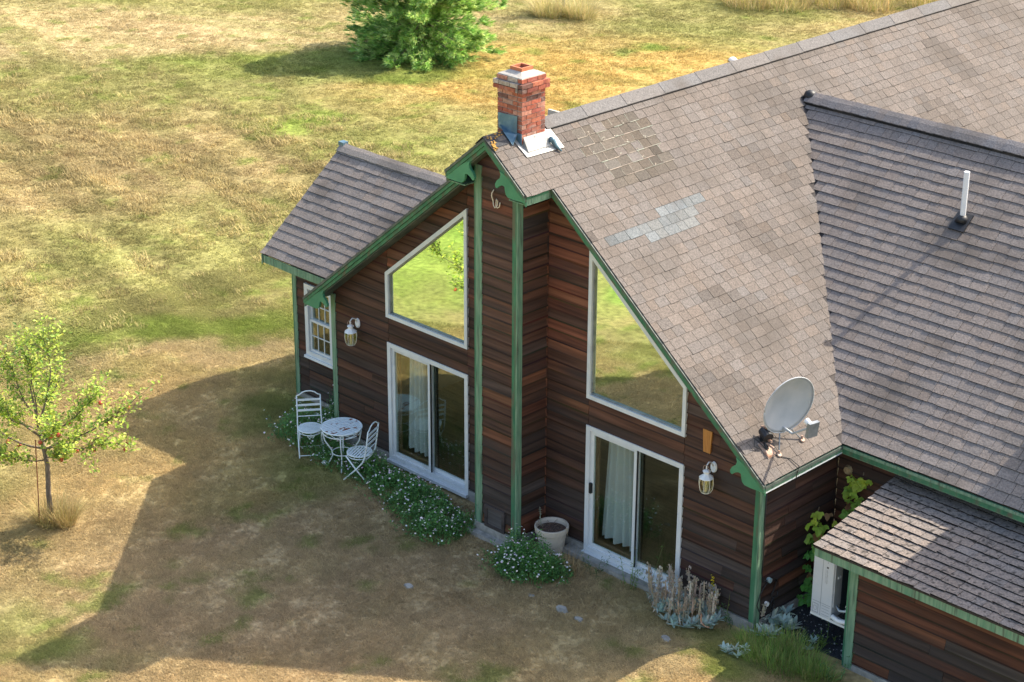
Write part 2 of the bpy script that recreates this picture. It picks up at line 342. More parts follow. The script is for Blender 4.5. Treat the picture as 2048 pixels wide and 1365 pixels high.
def rake(x0, x1, y, s, up=0.105, low=0.065, depth=0.03):
    """barge boards under the sloping roof edge from |x|=x0 to x1 on side s: dark drip, upper moulding, lower board"""
    zt = lambda x: PK-SL*x
    def band(name, m, t0, t1, ya, yb):
        mb = MB(); A = [(s*x0, ya, zt(x0)-t0), (s*x1, ya, zt(x1)-t0), (s*x1, ya, zt(x1)-t1), (s*x0, ya, zt(x0)-t1)]
        mb.prism(A, [(p[0], yb, p[2]) for p in A]); return mb.build(name, m, house)
    band('drip_edge', GREEND, 0.012, 0.05, y-0.022, y+0.03); band('barge_moulding', GREEN, 0.053, 0.115, y-0.008, y+0.03)
    return band('barge_board', GREEN, 0.118, 0.118+low, y+0.012, y+0.04)
rake(0.79, 4.745, -0.37, 1, low=0.055); rake(0.79, 4.745, -0.37, -1); rake(0.0, 0.79, -0.90, 1); rake(0.0, 0.79, -0.90, -1)
HORSE = [(-0.49, 0.223), (-0.470, 0.172), (-0.488, 0.123), (-0.545, 0.078), (-0.580, 0.021), (-0.572, -0.018), (-0.544, -0.031), (-0.50, 0.008), (-0.440, 0.034), (-0.395, 0.028),
         (-0.384, -0.03), (-0.368, -0.078), (-0.325, -0.112), (-0.221, -0.118), (-0.002, -0.112), (-0.002, -0.06), (-0.358, 0.17), (-0.42, 0.20)]
def horse(xt, y, s):
    zt = PK-SL*xt; mb = MB()
    A = [(s*(xt+a), y-0.006, zt-0.01+b*1.05) for a, b in HORSE]
    mb.prism(A, [(p[0], y+0.038, p[2]) for p in A]); return mb.build('horse_head_bracket', GREENB, house)
for s in (1, -1): horse(4.735, -0.362, s); horse(0.785, -0.894, s)
def trimbox(name, a, b, m): mb = MB(); mb.box(a, b); return mb.build(name, m, house)
ZE = PK-SL*4.74
trimbox('eave_fascia', (4.715, -0.33, ZE-0.13), (4.735, 1.40, ZE-0.035), GREENP); trimbox('eave_moulding', (4.7355, -0.345, ZE-0.075), (4.752, 1.40, ZE-0.034), GREEND)
trimbox('eave_soffit', (4.46, -0.33, ZE-0.15), (4.736, 1.40, ZE-0.131), WHITE)
trimbox('eave_fascia', (-4.735, -0.33, ZE-0.13), (-4.715, 16, ZE-0.035), GREENP)
trimbox('eave_fascia', (4.66, 1.405, ZE-0.15), (10.2, 1.425, ZE-0.03), GREEN); trimbox('eave_moulding', (4.75, 1.388, ZE-0.075), (10.2, 1.404, ZE-0.032), GREENP)
trimbox('eave_soffit', (4.47, 1.426, ZE-0.17), (10.2, 1.75, ZE-0.151), GREENP)
ZC = PK-SL*0.79
for s in (1, -1):
    trimbox('chase_eave_fascia', (s*0.765, -0.86, ZC-0.16), (s*0.785, -0.372, ZC-0.04), GREENP); trimbox('chase_eave_moulding', (s*0.7855, -0.87, ZC-0.08), (s*0.797, -0.395, ZC-0.035), GREEN)
    trimbox('chase_soffit', (s*0.44, -0.86, ZC-0.175), (s*0.785, -0.34, ZC-0.161), GREENP)
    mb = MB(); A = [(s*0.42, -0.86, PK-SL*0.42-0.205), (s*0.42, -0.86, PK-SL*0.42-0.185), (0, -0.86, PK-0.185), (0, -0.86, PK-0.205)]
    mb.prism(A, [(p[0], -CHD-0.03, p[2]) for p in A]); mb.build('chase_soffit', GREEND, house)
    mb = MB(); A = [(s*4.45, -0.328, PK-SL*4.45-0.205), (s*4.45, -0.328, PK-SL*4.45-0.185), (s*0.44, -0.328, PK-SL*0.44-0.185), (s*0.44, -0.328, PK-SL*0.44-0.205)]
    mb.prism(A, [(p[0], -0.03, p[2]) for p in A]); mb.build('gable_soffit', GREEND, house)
WE, WR, WRZ = 0.35, 2.27, 3.93                # left wing: eave line, ridge line
WZE = WRZ-SN*(WR-WE)
trimbox('wing_eave_fascia', (-6.68, WE+0.005, WZE-0.17), (-4.70, WE+0.025, WZE-0.035), GREENP); trimbox('wing_soffit', (-6.2, WE+0.026, WZE-0.19), (-4.46, 0.63, WZE-0.171), GREENP)
for a, b in ((WE, WR), (2*WR-WE, WR)):
    mb = MB(); A = [(-6.735, a, WZE-0.035), (-6.735, b, WRZ-0.035), (-6.735, b, WRZ-0.2), (-6.735, a, WZE-0.2)]
    mb.prism(A, [(-6.71, p[1], p[2]) for p in A]); mb.build('wing_barge_board', GREENP, house)
LZ = 1.70; LS = 0.2; LY = -0.22               # lean-to roof: eave height, slope, eave line
trimbox('lean_to_fascia', (5.50, LY+0.02, LZ-0.16), (9.8, LY+0.045, LZ-0.035), GREENP); trimbox('lean_to_soffit', (5.54, LY+0.046, LZ-0.17), (9.8, 0.17, LZ-0.15), GREENP)
mb = MB(); A = [(5.50, LY+0.046, LZ-0.14), (5.50, LY+0.046, LZ-0.03), (5.50, 1.72, LZ-0.03+LS*1.92), (5.50, 1.72, LZ-0.14+LS*1.92)]
mb.prism(A, [(5.525, p[1], p[2]) for p in A]); mb.build('lean_to_barge_board', WHITE, house)

# ---------------------------------------------------------------- roofs of single shingles
cand = []                                    # every shingle of every roof: (size in the picture, roof, mesh builder); the 300 largest become parts
def ccol(base, var=0.042):
    f = random.gauss(1, var); h = random.gauss(0, 0.018); return (base[0]*f*(1+h), base[1]*f, base[2]*f*(1-h))
resid = []
def roof(name, O, U, V, ext, L, expo, wmin, wmax, base, m=SHING, deck=None, tooth=0.35, keep=None, tintf=None, wavy=0.0, lip=0.011, clear=True):
    """U runs along the eave, V up the slope; ext(v) gives the u range of a row"""
    O, U, V = Vector(O), Vector(U).normalized(), Vector(V).normalized(); N = U.cross(V)
    if N.z < 0: N = -N
    P = lambda u, v, h: O+U*u+V*v+N*h
    mb = MB()
    for A in deck: mb.prism([P(u, v, -0.035) for u, v in A], [P(u, v, -0.004) for u, v in A])
    ro = mb.build(name, SHOLD if m is SHOLD else SHING, house); ro.data.attributes['tint'].data.foreach_set('color', [0.06, 0.055, 0.055, 1]*len(mb.f))
    for r in range(int(math.ceil(L/expo))):
        v0, v1 = r*expo, min((r+1)*expo, L)
        ua, ub = ext(v0+0.5*expo)
        if ub-ua < 0.02: continue
        u = ua-random.uniform(0, wmin)
        rowh = random.uniform(-0.001, 0.001)
        while u < ub:
            wd = random.uniform(wmin, wmax); a, b = max(u, ua), min(u+wd, ub); u += wd
            if b-a < 0.03: continue
            a += 0.0032; b -= 0.0032
            c = P((a+b)/2, (v0+v1)/2, 0)
            if keep and not keep(c): continue
            th = lip+rowh; drop = 0.0
            if random.random() < tooth: th += 0.0045; drop = 0.008
            h0, h1 = th+random.uniform(0, wavy), th+random.uniform(0, wavy)
            va = v0-0.004-drop; d0, d1 = random.uniform(-wavy, wavy)*0.6, random.uniform(-wavy, wavy)*0.6
            t = tintf(c, r) if tintf else None
            t = t or ccol(base)
            bot = [P(a, va+d0, 0), P(b, va+d1, 0), P(b, v1+0.02, -0.003), P(a, v1+0.02, -0.003)]
            top = [P(a, va+d0, h0), P(b, va+d1, h1), P(b, v1+0.02, 0.002), P(a, v1+0.02, 0.002)]
            q = [px(p) for p in (top[0], top[1], top[2], top[3])]
            s = area(q) if all(-5 < x < 2053 and -5 < y < 1370 for x, y in q) else 0
            cand.append((s, ro, bot+top, t, m))
            if name == 'main_roof' and tintf and 0.24 < c.x < 1.0 and 0.45+0.3*c.x < c.y < 1.95+0.15*c.x: resid.append((P, a, b, v0-0.004-drop, v1))
    return ro
V2 = Vector
def czz(y): return 2.395+SS*(y-1.42) if y < 5.6 else 2.395+SS*(4.18)-SS*(y-5.6)
GREY = (0.158, 0.137, 0.123)
PATCHROWS = {}
def main_tint(c, r):
    vrow = (4.74-c.x)
    # blue-grey replacement shingles in three staggered rows
    for (xa, xb, ya, yb) in ((1.415, 1.53, 0.98, 1.98), (1.53, 1.645, -0.05, 1.72), (1.645, 1.765, 0.55, 1.72)):
        if xa <= c.x < xb and ya < c.y < yb: return ccol((0.165, 0.176, 0.18), 0.08)
    if 0.22 < c.x < 1.02 and 0.45+0.3*c.x < c.y < 2.0+0.15*c.x: return ccol((0.115, 0.099, 0.083), 0.10) if random.random() < 0.85 else None
    if math.sin(c.x*2.1+c.y*1.3)+math.sin(c.x*3.7-c.y*2.9+1) > 1.25: return ccol((0.128, 0.111, 0.099), 0.06)
    return None
SLEN = 4.74*math.sqrt(1+SL*SL)
step = (4.74-0.79)*math.sqrt(1+SL*SL)
for s in (1, -1):
    yend = 16.0 if s > 0 else 9.0
    roof('main_roof', (s*4.74, 0, ZE), (0, 1, 0), (-s, 0, SL), lambda v: (-0.37 if v < step else -0.90, yend), SLEN, 0.158, 0.15, 0.27, GREY,
         deck=[[(-0.37, 0.0), (16.0, 0.0), (16.0, SLEN), (-0.37, SLEN)], [(-0.9, step), (-0.37, step), (-0.37, SLEN), (-0.9, SLEN)]], tooth=0.12,
         keep=(lambda c: (c.y < 1.0 or czz(c.y) < c.z+0.03) and not (c.y > 1.42 and c.x > 4.6)) if s > 0 else (lambda c: c.y < 4.5), tintf=main_tint if s > 0 else None, lip=0.0095)
CX = 10.2
roof('cross_roof', (4.74, 1.405, ZE), (1, 0, 0), (0, 1, SS), lambda v: (-v*0.775/1.0-0.10+0.0, CX-4.74), 5.37, 0.17, 0.14, 0.30, (0.215, 0.186, 0.170),
     deck=[[(-0.05, 0.0), (CX-4.74, 0.0), (CX-4.74, 5.36), (-4.2, 5.36)]], tooth=0.4, keep=lambda c: c.z > PK-SL*c.x-0.05, lip=0.014)
mb = MB(); A = [(0.6, 5.63, 5.66), (CX, 5.63, 5.66), (CX, 9.7, 2.44), (4.7, 9.7, 2.44)]
mb.prism([Vector(p)-Vector((0, 0, 0.05)) for p in A], A); o = mb.build('cross_roof_rear', SHING, house); o.data.attributes['tint'].data.foreach_set('color', [0.14, 0.12, 0.115, 1]*len(mb.f))
WL = (WR-WE)*math.sqrt(1+SN*SN)
roof('wing_roof', (-6.745, WE, WZE), (1, 0, 0), (0, 1, SN), lambda v: (0, 3.9), WL, 0.174, 0.14, 0.28, (0.215, 0.186, 0.170),
     deck=[[(0, 0), (2.1, 0), (3.95, WL), (0, WL)]], tooth=0.35, keep=lambda c: c.z > PK-SL*abs(c.x)-0.06 or c.x < -4.75, lip=0.014)
mb = MB(); A = [(-6.745, WR, WRZ-0.004), (-2.85, WR, WRZ-0.004), (-4.7, 2*WR-WE, WZE), (-6.745, 2*WR-WE, WZE)]
mb.prism([Vector(p)-Vector((0, 0, 0.05)) for p in A], A); o = mb.build('wing_roof_rear', SHING, house); o.data.attributes['tint'].data.foreach_set('color', [0.15, 0.13, 0.12, 1]*len(mb.f))
LL = 1.95*math.sqrt(1+LS*LS)
roof('lean_to_roof', (5.49, LY, LZ), (1, 0, 0), (0, 1, LS), lambda v: (0, 4.2), LL, 0.152, 0.15, 0.30, (0.235, 0.20, 0.178), m=SHOLD,
     deck=[[(0, 0), (4.2, 0), (4.2, LL), (0, LL)]], tooth=0.3, wavy=0.016, lip=0.016)
cand.sort(key=lambda c: -c[0]); rest = {}
FS = [(3, 2, 1, 0), (4, 5, 6, 7), (0, 1, 5, 4), (1, 2, 6, 5), (2, 3, 7, 6), (3, 0, 4, 7)]
def shing(mb, p, t):                        # butt edge: bare dark asphalt, blackened to paint the course shadow; face carries granules
    k = len(mb.f); mb.mesh(p, FS, t); mb.t[k+2] = tuple(0.09*x for x in t)
for i, (s, ro, p, t, m) in enumerate(cand):
    if i < 300:
        mb = MB(); shing(mb, p, t); mb.build('shingle', m, ro, seed=(0, 0, 0))
    else: rest.setdefault(ro.name, (ro, m, MB()))[2]; shing(rest[ro.name][2], p, t)
for ro, m, mb in rest.values(): mb.build('shingle_field', m, ro, kind='stuff', seed=(0, 0, 0))
# pale residue in the joints of the old shingles by the chimney
mb = MB()
for P, a, b, v0, v1 in resid:
    def strip(ua, va, ub, vb, h=0.0125):
        mb.hexa([P(ua, va, 0.004), P(ub, va, 0.004), P(ub, vb, 0.004), P(ua, vb, 0.004), P(ua, va, h), P(ub, va, h), P(ub, vb, h), P(ua, vb, h)], (0.34*random.uniform(0.8, 1.1), 0.30, 0.245))
    if random.random() < 0.7: w_ = random.uniform(0.003, 0.008); strip(a, v0-w_, b+0.004, v0+0.001)
    if random.random() < 0.8: w_ = random.uniform(0.003, 0.007); strip(a-0.004, v0+random.uniform(0, 0.04), a-0.004+w_, v1-0.005, 0.0085)
    if random.random() < 0.22:
        for k in range(4): x_ = a+random.uniform(0, 0.06); y_ = v0+random.uniform(0, 0.05); strip(x_, y_, x_+random.uniform(0.008, 0.03), y_+random.uniform(0.005, 0.016))
rs = mb.build('joint_residue', mat('pale_residue', (0.8, 0.8, 0.8), (1.2, 1.2, 1.2), scale=20, rough=1, tint=True), house, kind='stuff', label='pale residue in the joints of the dark shingle patch')

# ---------------------------------------------------------------- ridge caps
def caps(name, A, B, s1, s2, step_, hw, base, lift, rnd=0.0, round_=False, vent=True):
    """A to B along the ridge; s1, s2 are the fall per metre either side; every cap is a piece"""
    A, B = Vector(A), Vector(B); D = (B-A).normalized(); H = Vector((D.y, -D.x, 0)); n = int((B-A).length/step_)
    mb = MB()
    if vent:
        for sg, sl in ((1, s1), (-1, s2)):
            p = [A, B, B+H*sg*hw*0.9-Vector((0, 0, sl*hw*0.9)), A+H*sg*hw*0.9-Vector((0, 0, sl*hw*0.9))]
            mb.prism([q+Vector((0, 0, 0.002)) for q in p], [q+Vector((0, 0, lift-0.01)) for q in p])
    else: mb.tube([A, B], 0.03, 6)
    ro = mb.build(name, SHING, house); ro.data.attributes['tint'].data.foreach_set('color', [0.025, 0.025, 0.025, 1]*len(mb.f))
    for i in range(n):
        a, b = A+D*(i*step_), A+D*((i+1)*step_+0.02); m = MB(); t = ccol(base, 0.03); j = random.uniform(-rnd, rnd); l0, l1 = lift+0.009+j, lift+0.003+j
        prof = [(hw, hw), (hw*0.45, hw*0.42 if round_ else hw*0.45), (0, 0.012 if round_ else 0.0)]
        pts = []
        for sg, sl in ((1, s1), (-1, s2)):
            seq = prof if sg > 0 else prof[1::-1]
            if sg < 0: seq = [prof[1], prof[0]]
            for h, d in seq: pts.append((sg*h, -sl*(d)))
        lo = [a+H*h+Vector((0, 0, z+l0-0.012)) for h, z in pts]; hi = [a+H*h+Vector((0, 0, z+l0)) for h, z in pts]
        lo2 = [b+H*h+Vector((0, 0, z+l1-0.010)) for h, z in pts]; hi2 = [b+H*h+Vector((0, 0, z+l1)) for h, z in pts]
        for k in range(len(pts)-1): m.hexa([lo[k], lo[k+1], lo2[k+1], lo2[k], hi[k], hi[k+1], hi2[k+1], hi2[k]], t)
        m.build('ridge_cap', SHING, ro, seed=(0, 0, 0))
    return ro
caps('main_ridge', (0, 0.20, PK), (0, 15.5, PK), SL, SL, 0.86, 0.155, (0.165, 0.157, 0.153), 0.045)
caps('cross_ridge', (0.78, 5.60, 5.70), (CX, 5.60, 5.70), SS, SS, 0.15, 0.17, (0.185, 0.172, 0.172), 0.065, 0.004, True)
caps('wing_ridge', (-6.75, WR, WRZ), (-2.9, WR, WRZ), SN, SN, 0.26, 0.15, (0.26, 0.225, 0.20), 0.035, 0.010, True)
mb = MB(); mb.box((-6.79, WR-0.06, WRZ-0.01), (-6.66, WR+0.06, WRZ+0.058)); mb.build('ridge_end_cap', LEAD, house)
mb = MB(); mb.lathe([(0.09, -0.06), (0.11, 0.0), (0.085, 0.06), (0.03, 0.085), (0, 0.09)], (0.80, 5.58, 5.70), 9); mb.build('ridge_end_lump', DARK, house, smooth=True)
mb = MB(); zc = lambda x: PK-SL*x
A = [(-0.02, -0.92, PK+0.004), (0.17, -0.92, zc(0.17)+0.012), (0.17, -0.30, zc(0.17)+0.012), (-0.02, -0.30, PK+0.004)]
mb.prism(A, [Vector(p)+Vector((0, 0, 0.012)) for p in A], (0.07, 0.072, 0.078)); A = [(-0.17, -0.92, zc(0.17)+0.012), (-0.021, -0.92, PK+0.004), (-0.021, -0.30, PK+0.004), (-0.17, -0.30, zc(0.17)+0.012)]
mb.prism(A, [Vector(p)+Vector((0, 0, 0.012)) for p in A], (0.07, 0.072, 0.078)); mb.build('chase_ridge_cap', SHING, house)
mb = MB()
for k in range(26):
    x = random.uniform(0.0, 0.22); y = -0.90+random.uniform(0, 0.10+0.2*(x < 0.08)); z = zc(x)+0.03; a = random.uniform(0, 3)
    d = Vector((math.cos(a)*0.022, math.sin(a)*0.022, 0)); e = Vector((-d.y*0.6, d.x*0.6, 0.004)); c = Vector((x, y, z)); mb.prism([c-d, c+e, c+d, c-e], [q+Vector((0, 0, 0.006)) for q in (c-d, c+e, c+d, c-e)])
mb.build('orange_lichen', mat('orange_lichen', (0.55, 0.25, 0.03), (0.5, 0.33, 0.1), scale=30, rough=1), house, kind='stuff')

# ---------------------------------------------------------------- brick chimney
HC = 0.24; CYC = -0.17
core = MB(); core.box((-HC+0.012, CYC-HC+0.012, 5.6), (HC-0.012, CYC+HC-0.012, 6.99)); chim = core.build('chimney', MORTAR, house)
BC = [(0.36, 0.10, 0.06), (0.40, 0.13, 0.075), (0.30, 0.085, 0.06), (0.44, 0.20, 0.14), (0.47, 0.25, 0.19), (0.065, 0.048, 0.05), (0.16, 0.075, 0.06), (0.34, 0.12, 0.08)]
BW = [5, 5, 5, 4, 3, 2, 2, 4]
def course(z, half, off, nb=2.35, h=0.056):
    bl = 2*half/nb; bd = 0.085
    for f in range(4):
        u = -half+(off if f % 2 == 0 else bl/2*(1 if off == 0 else 0))
        cuts = [-half]
        c = -half+(bl if (off == 0) == (f % 2 == 0) else bl*0.5)
        while c < half-bd-0.03: cuts.append(c); c += bl
        cuts.append(half-bd)
        for i in range(len(cuts)-1):
            a, b = cuts[i]+0.006, cuts[i+1]-0.006; pr = random.uniform(-0.002, 0.003)
            M = Matrix.Translation((0, CYC, 0)) @ Matrix.Rotation(f*math.pi/2, 4, 'Z')
            t = random.choices(BC, BW)[0]; k = random.uniform(0.8, 1.15); m = MB()
            if z > 6.78 and f == 0 and random.random() < 0.65: t = (0.40, 0.33, 0.28)
            m.box((a, -half-pr, z), (b, -half+bd-0.004, z+h), tuple(x*k for x in t), M); m.build('brick', BRICK, chim)
z = 5.63; i = 0
while z < 6.80: course(z, HC, 0 if i % 2 == 0 else 1); z += 0.0665; i += 1
for k in range(2): course(z, HC+0.045, k % 2, 2.6); z += 0.0665
course(z, HC+0.008, 0); z += 0.0665
mb = MB(); mb.lathe([(HC*1.40, z-0.012), (HC*1.38, z+0.004), (0.17, z+0.055), (0.11, z+0.057)], (0, CYC, 0), 4, ph=math.pi/4); mb.build('mortar_crown', MORTAR, chim)
mb = MB(); ring(mb, [(-0.115, -0.115), (0.115, -0.115), (0.115, 0.115), (-0.115, 0.115)], 0.028, lambda u, v, d: (u, CYC+v, d), z+0.02, z+0.105); fl = mb.build('flue_liner', CLAY, chim)
mb = MB(); mb.box((-0.08, CYC-0.08, z), (0.08, CYC+0.08, z+0.045)); mb.build('flue_dark_plug', DARK, fl)  # dark block closing the bottom of the flue
# sheet metal round its foot
ym = CYC-HC
mb = MB(); A = [(-0.215, ym-0.008, 6.47), (0.165, ym-0.008, 6.485), (0.165, ym-0.012, 6.21), (0.05, ym-0.05, 6.22), (-0.18, ym-0.03, 6.26)]
mb.prism(A, [(p[0], p[1]-0.006, p[2]) for p in A]); mb.build('flashing_sheet', LEAD, chim, label='blue-grey metal sheet on the chimney face')
mb = MB(); A = [(-0.17, ym-0.02, 6.30), (0.17, ym-0.012, 6.22), (0.22, ym-0.15, 6.10), (0.03, ym-0.15, 6.26)]; mb.prism(A, [(p[0], p[1]-0.006, p[2]+0.008) for p in A]); mb.build('flashing_sheet', LEAD, chim)
mb = MB(); mb.box((0.15, ym-0.014, 6.03), (HC+0.012, ym-0.002, 6.24)); mb.build('flashing_sheet', LEAD, chim)
def onroof(x, y, h): n = Vector((SL, 0, 1)).normalized(); return Vector((x, y, PK-SL*x))+n*h
mb = MB(); A = [(0.06, ym-0.08), (0.47, ym-0.05), (0.49, 0.36), (0.16, 0.40), (HC, 0.10), (HC, ym)]
A = [(0.05, ym-0.085), (0.30, ym-0.055), (0.385, ym-0.04), (0.40, 0.28), (0.30, 0.29), (0.12, 0.27)]
mb.prism([onroof(x, y, 0.012) for x, y in A], [onroof(x, y, 0.020+0.006*(i % 2)) for i, (x, y) in enumerate(A)]); mb.build('roof_flashing', ALU, chim, label='creased bare metal apron on the shingles below the chimney')
mb = MB(); A = [onroof(HC+0.005, ym+0.02, 0.02), onroof(HC+0.10, ym+0.02, 0.03), onroof(HC+0.10, CYC+HC, 0.03), onroof(HC+0.005, CYC+HC, 0.02)]
mb.prism(A, [A[0]+Vector((0, 0, 0.13)), A[1]+Vector((0, 0, 0.01)), A[2]+Vector((0, 0, 0.01)), A[3]+Vector((0, 0, 0.13))]); mb.build('roof_flashing', ALU, chim)
mb = MB(); mb.tube([onroof(HC+0.05, 0.06, 0.10), onroof(HC+0.06, 0.10, 0.09), onroof(HC+0.13, 0.13, 0.05), onroof(HC+0.2, 0.18, 0.03)], [0.05, 0.045, 0.03, 0.012], 6); mb.build('curled_flashing', LEAD, chim, smooth=True)
# vent pipe on the cross roof
zr = lambda y: 2.395+SS*(y-1.405)
pb = Vector((4.43, 4.455, zr(4.455)))
mb = MB(); mb.tube([pb, pb+Vector((0, 0, 0.74))], 0.042, 14); vp = mb.build('vent_pipe', PLAST, house, smooth=False)
mb = MB(); mb.tube([pb+Vector((0, -0.015, -0.02)), pb+Vector((0, 0, 0.05)), pb+Vector((0, 0, 0.085))], [0.105, 0.075, 0.047], 14); mb.build('pipe_boot', DARK, vp, smooth=True)
mb = MB(); mb.box((-0.13, -0.02, -0.155), (0.13, 0.004, 0.155), M=Matrix.Translation(pb+Vector((0, -0.04, -0.01))) @ Matrix.Rotation(math.pi/2, 4, 'X') @ Matrix.Rotation(math.atan(SS), 4, 'X')); mb.build('pipe_flashing', DARK, vp)

# guessed, unseen dormer block added so its left eave shades cross roof and lean-to
trimbox('guessed_dormer_wall', (8.25, 3.6, 3.2), (10.1, 9, 5.02), INWALL)
mb = MB(); A = [(7.78, 2.6, 5.0), (10.6, 2.6, 7.1), (10.6, 2.6, 7.0), (7.78, 2.6, 4.9)]; mb.prism(A, [(p[0], 9.0, p[2]) for p in A]); mb.build('guessed_dormer_roof', SHING, house).data.attributes['tint'].data.foreach_set('color', [0.15, 0.13, 0.12, 1]*6)

# ---------------------------------------------------------------- windows and sliding doors
def slider(s, screen):
    a, b = (DA, DB) if s > 0 else (-DB, -DA)
    mb = MB(); P = PF; o = [(a, DZ0), (b, DZ0), (b, DZ1), (a, DZ1)]
    inn = ring(mb, o, 0.075, P, -0.10, 0.045); d = mb.build('sliding_door', WHITE, house)
    mb = MB(); mb.hexa([P(a, DZ0-0.05, 0.02), P(b, DZ0-0.05, 0.02), P(b, DZ0-0.05, 0.10), P(a, DZ0-0.05, 0.10), P(a, DZ0-0.002, 0.02), P(b, DZ0-0.002, 0.02), P(b, DZ0-0.002, 0.10), P(a, DZ0-0.002, 0.10)]); mb.build('door_sill', WHITE, d)
    m = (a+b)/2; z0, z1 = DZ0+0.075, DZ1-0.075
    for k, (u0, u1, dp) in enumerate(((a+0.075, m+0.045, 0.012), (m-0.025, b-0.075, -0.045))):
        mb = MB(); pp = ring(mb, [(u0, z0), (u1, z0), (u1, z1), (u0, z1)], 0.06, P, dp-0.035, dp); mb.build('door_panel', WHITE, d)
        mb = MB(); mb.prism([P(u, z, dp-0.022) for u, z in pp], [P(u, z, dp-0.014) for u, z in pp]); mb.build('door_glass', PANE_LO, d)
    mb = MB(); mb.box((m+0.052, -0.028, z0), (m+0.068, -0.006, z1)); mb.build('door_gasket', DARK, d)
    if s > 0:
        mb = MB(); mb.box((a+0.085, -0.055, 0.88), (a+0.125, -0.013, 1.04)); mb.build('door_handle', DARK, d)
    return d
slider(-1, False); slider(1, True)
for s in (-1, 1):
    o = [(WA, WZ), (WB, WZ), (WB, 4.685-0.822*(WB-WA)), (WA, 4.685)]
    if s < 0: o = [(-x, z) for x, z in reversed(o)]
    mb = MB(); inn = ring(mb, o, 0.062, PF, -0.08, 0.055); wdo = mb.build('gable_window', WHITE, house)
    mb = MB(); i2 = ring(mb, inset(o, 0.0625), 0.02, PF, -0.06, 0.022); mb.build('window_bead', GREYM, wdo)
    mb = MB(); mb.prism([PF(u, z, -0.012) for u, z in inn], [PF(u, z, -0.004) for u, z in inn]); mb.build('window_pane', PANE_HI, wdo)
# the wing's paired sash window
for (u0, u1) in ((-5.90, -5.165), (-5.16, -4.53)):
    z0, z1 = 0.69, 2.02; mb = MB(); ring(mb, [(u0, z0), (u1, z0), (u1, z1), (u0, z1)], 0.085, PW, -0.08, 0.05); wf = mb.build('sash_window', WHITE, house)
    mb = MB(); mb.hexa([PW(u0-0.02, z0-0.04, 0), PW(u1+0.01, z0-0.04, 0), PW(u1+0.01, z0-0.04, 0.09), PW(u0-0.02, z0-0.04, 0.09), PW(u0-0.02, z0, 0), PW(u1+0.01, z0, 0), PW(u1+0.01, z0, 0.08), PW(u0-0.02, z0, 0.08)]) if u0 < -5.5 else None
    if mb.f: mb.build('window_sill', WHITE, wf)
    zm = (z0+z1)/2
    for za, zb, dp in ((z0+0.087, zm+0.02, 0.005), (zm-0.02, z1-0.087, -0.03)):
        mb = MB(); pp = ring(mb, [(u0+0.087, za), (u1-0.087, za), (u1-0.087, zb), (u0+0.087, zb)], 0.042, PW, dp-0.03, dp+0.012); mb.build('window_sash', WHITE, wf)
        mb = MB(); mb.prism([PW(u, z, dp-0.012) for u, z in pp], [PW(u, z, dp-0.006) for u, z in pp]); mb.build('window_pane', PANE_LO, wf)
        (ua, va), (ub, vb) = pp[0], pp[2]
        for k in (1, 2):
            uu = ua+(ub-ua)*k/3; mb = MB(); A = [(uu-0.008, va), (uu+0.008, va), (uu+0.008, vb), (uu-0.008, vb)]; mb.prism([PW(u, z, dp-0.005) for u, z in A], [PW(u, z, dp+0.006) for u, z in A]); mb.build('glazing_bar', WHITE, wf)
        vv = (va+vb)/2; mb = MB(); A = [(ua, vv-0.008), (ub, vv-0.008), (ub, vv+0.008), (ua, vv+0.008)]; mb.prism([PW(u, z, dp-0.004) for u, z in A], [PW(u, z, dp+0.007) for u, z in A]); mb.build('glazing_bar', WHITE, wf)
# clean-out hatch at the foot of the chase, cedar patch board, wire, sensor
mb = MB(); ring(mb, [(-0.22, -0.01), (0.20, -0.01), (0.20, 0.36), (-0.22, 0.36)], 0.055, PCF, 0.01, 0.052); h = mb.build('cleanout_hatch', WOOD, house, label='small weathered wooden hatch at the foot of the chimney chase'); h.data.attributes['tint'].data.foreach_set('color', [0.05, 0.042, 0.042, 1]*len(mb.f))
mb = MB(); A = [(-0.165, 0.045), (0.145, 0.045), (0.145, 0.305), (-0.165, 0.305)]; mb.prism([PCF(u, z, 0.028) for u, z in A], [PCF(u, z, 0.038) for u, z in A], (0.085, 0.085, 0.09)); mb.build('hatch_panel', WOOD, h)
mb = MB(); A = [(3.43, 2.30), (3.55, 2.30), (3.57, 2.64), (3.41, 2.64)]; mb.prism([PF(u, z, 0.02) for u, z in A], [PF(u, z, 0.048) for u, z in A]); mb.build('cedar_patch', OAK, house, label='bright orange cedar block on the front wall under the right eave')
mb = MB(); y = -CHD-0.03; W_ = [(-0.02, 5.43), (-0.055, 5.37), (-0.05, 5.33), (-0.035, 5.26), (-0.02, 5.20), (0.015, 5.17), (0.05, 5.21), (0.06, 5.28), (0.045, 5.31), (0.025, 5.27), (0.03, 5.20), (0.06, 5.18), (0.09, 5.20), (0.11, 5.27)]
mb.tube([(u, y-0.02-0.008*(i % 3), z) for i, (u, z) in enumerate(W_)], 0.009, 5); mb.build('wire_hook', mat('cream_wire', (0.62, 0.54, 0.42), (0.7, 0.62, 0.5), rough=0.6), house, smooth=True)
mb = MB(); mb.tube([(4.64, 1.735, 1.81), (4.64, 1.69, 1.81)], [0.075, 0.055], 12); mb.build('dried_mud_nest', mat('dried_mud', (0.32, 0.22, 0.12), (0.5, 0.38, 0.22), scale=30, rough=1, bump=1), house)

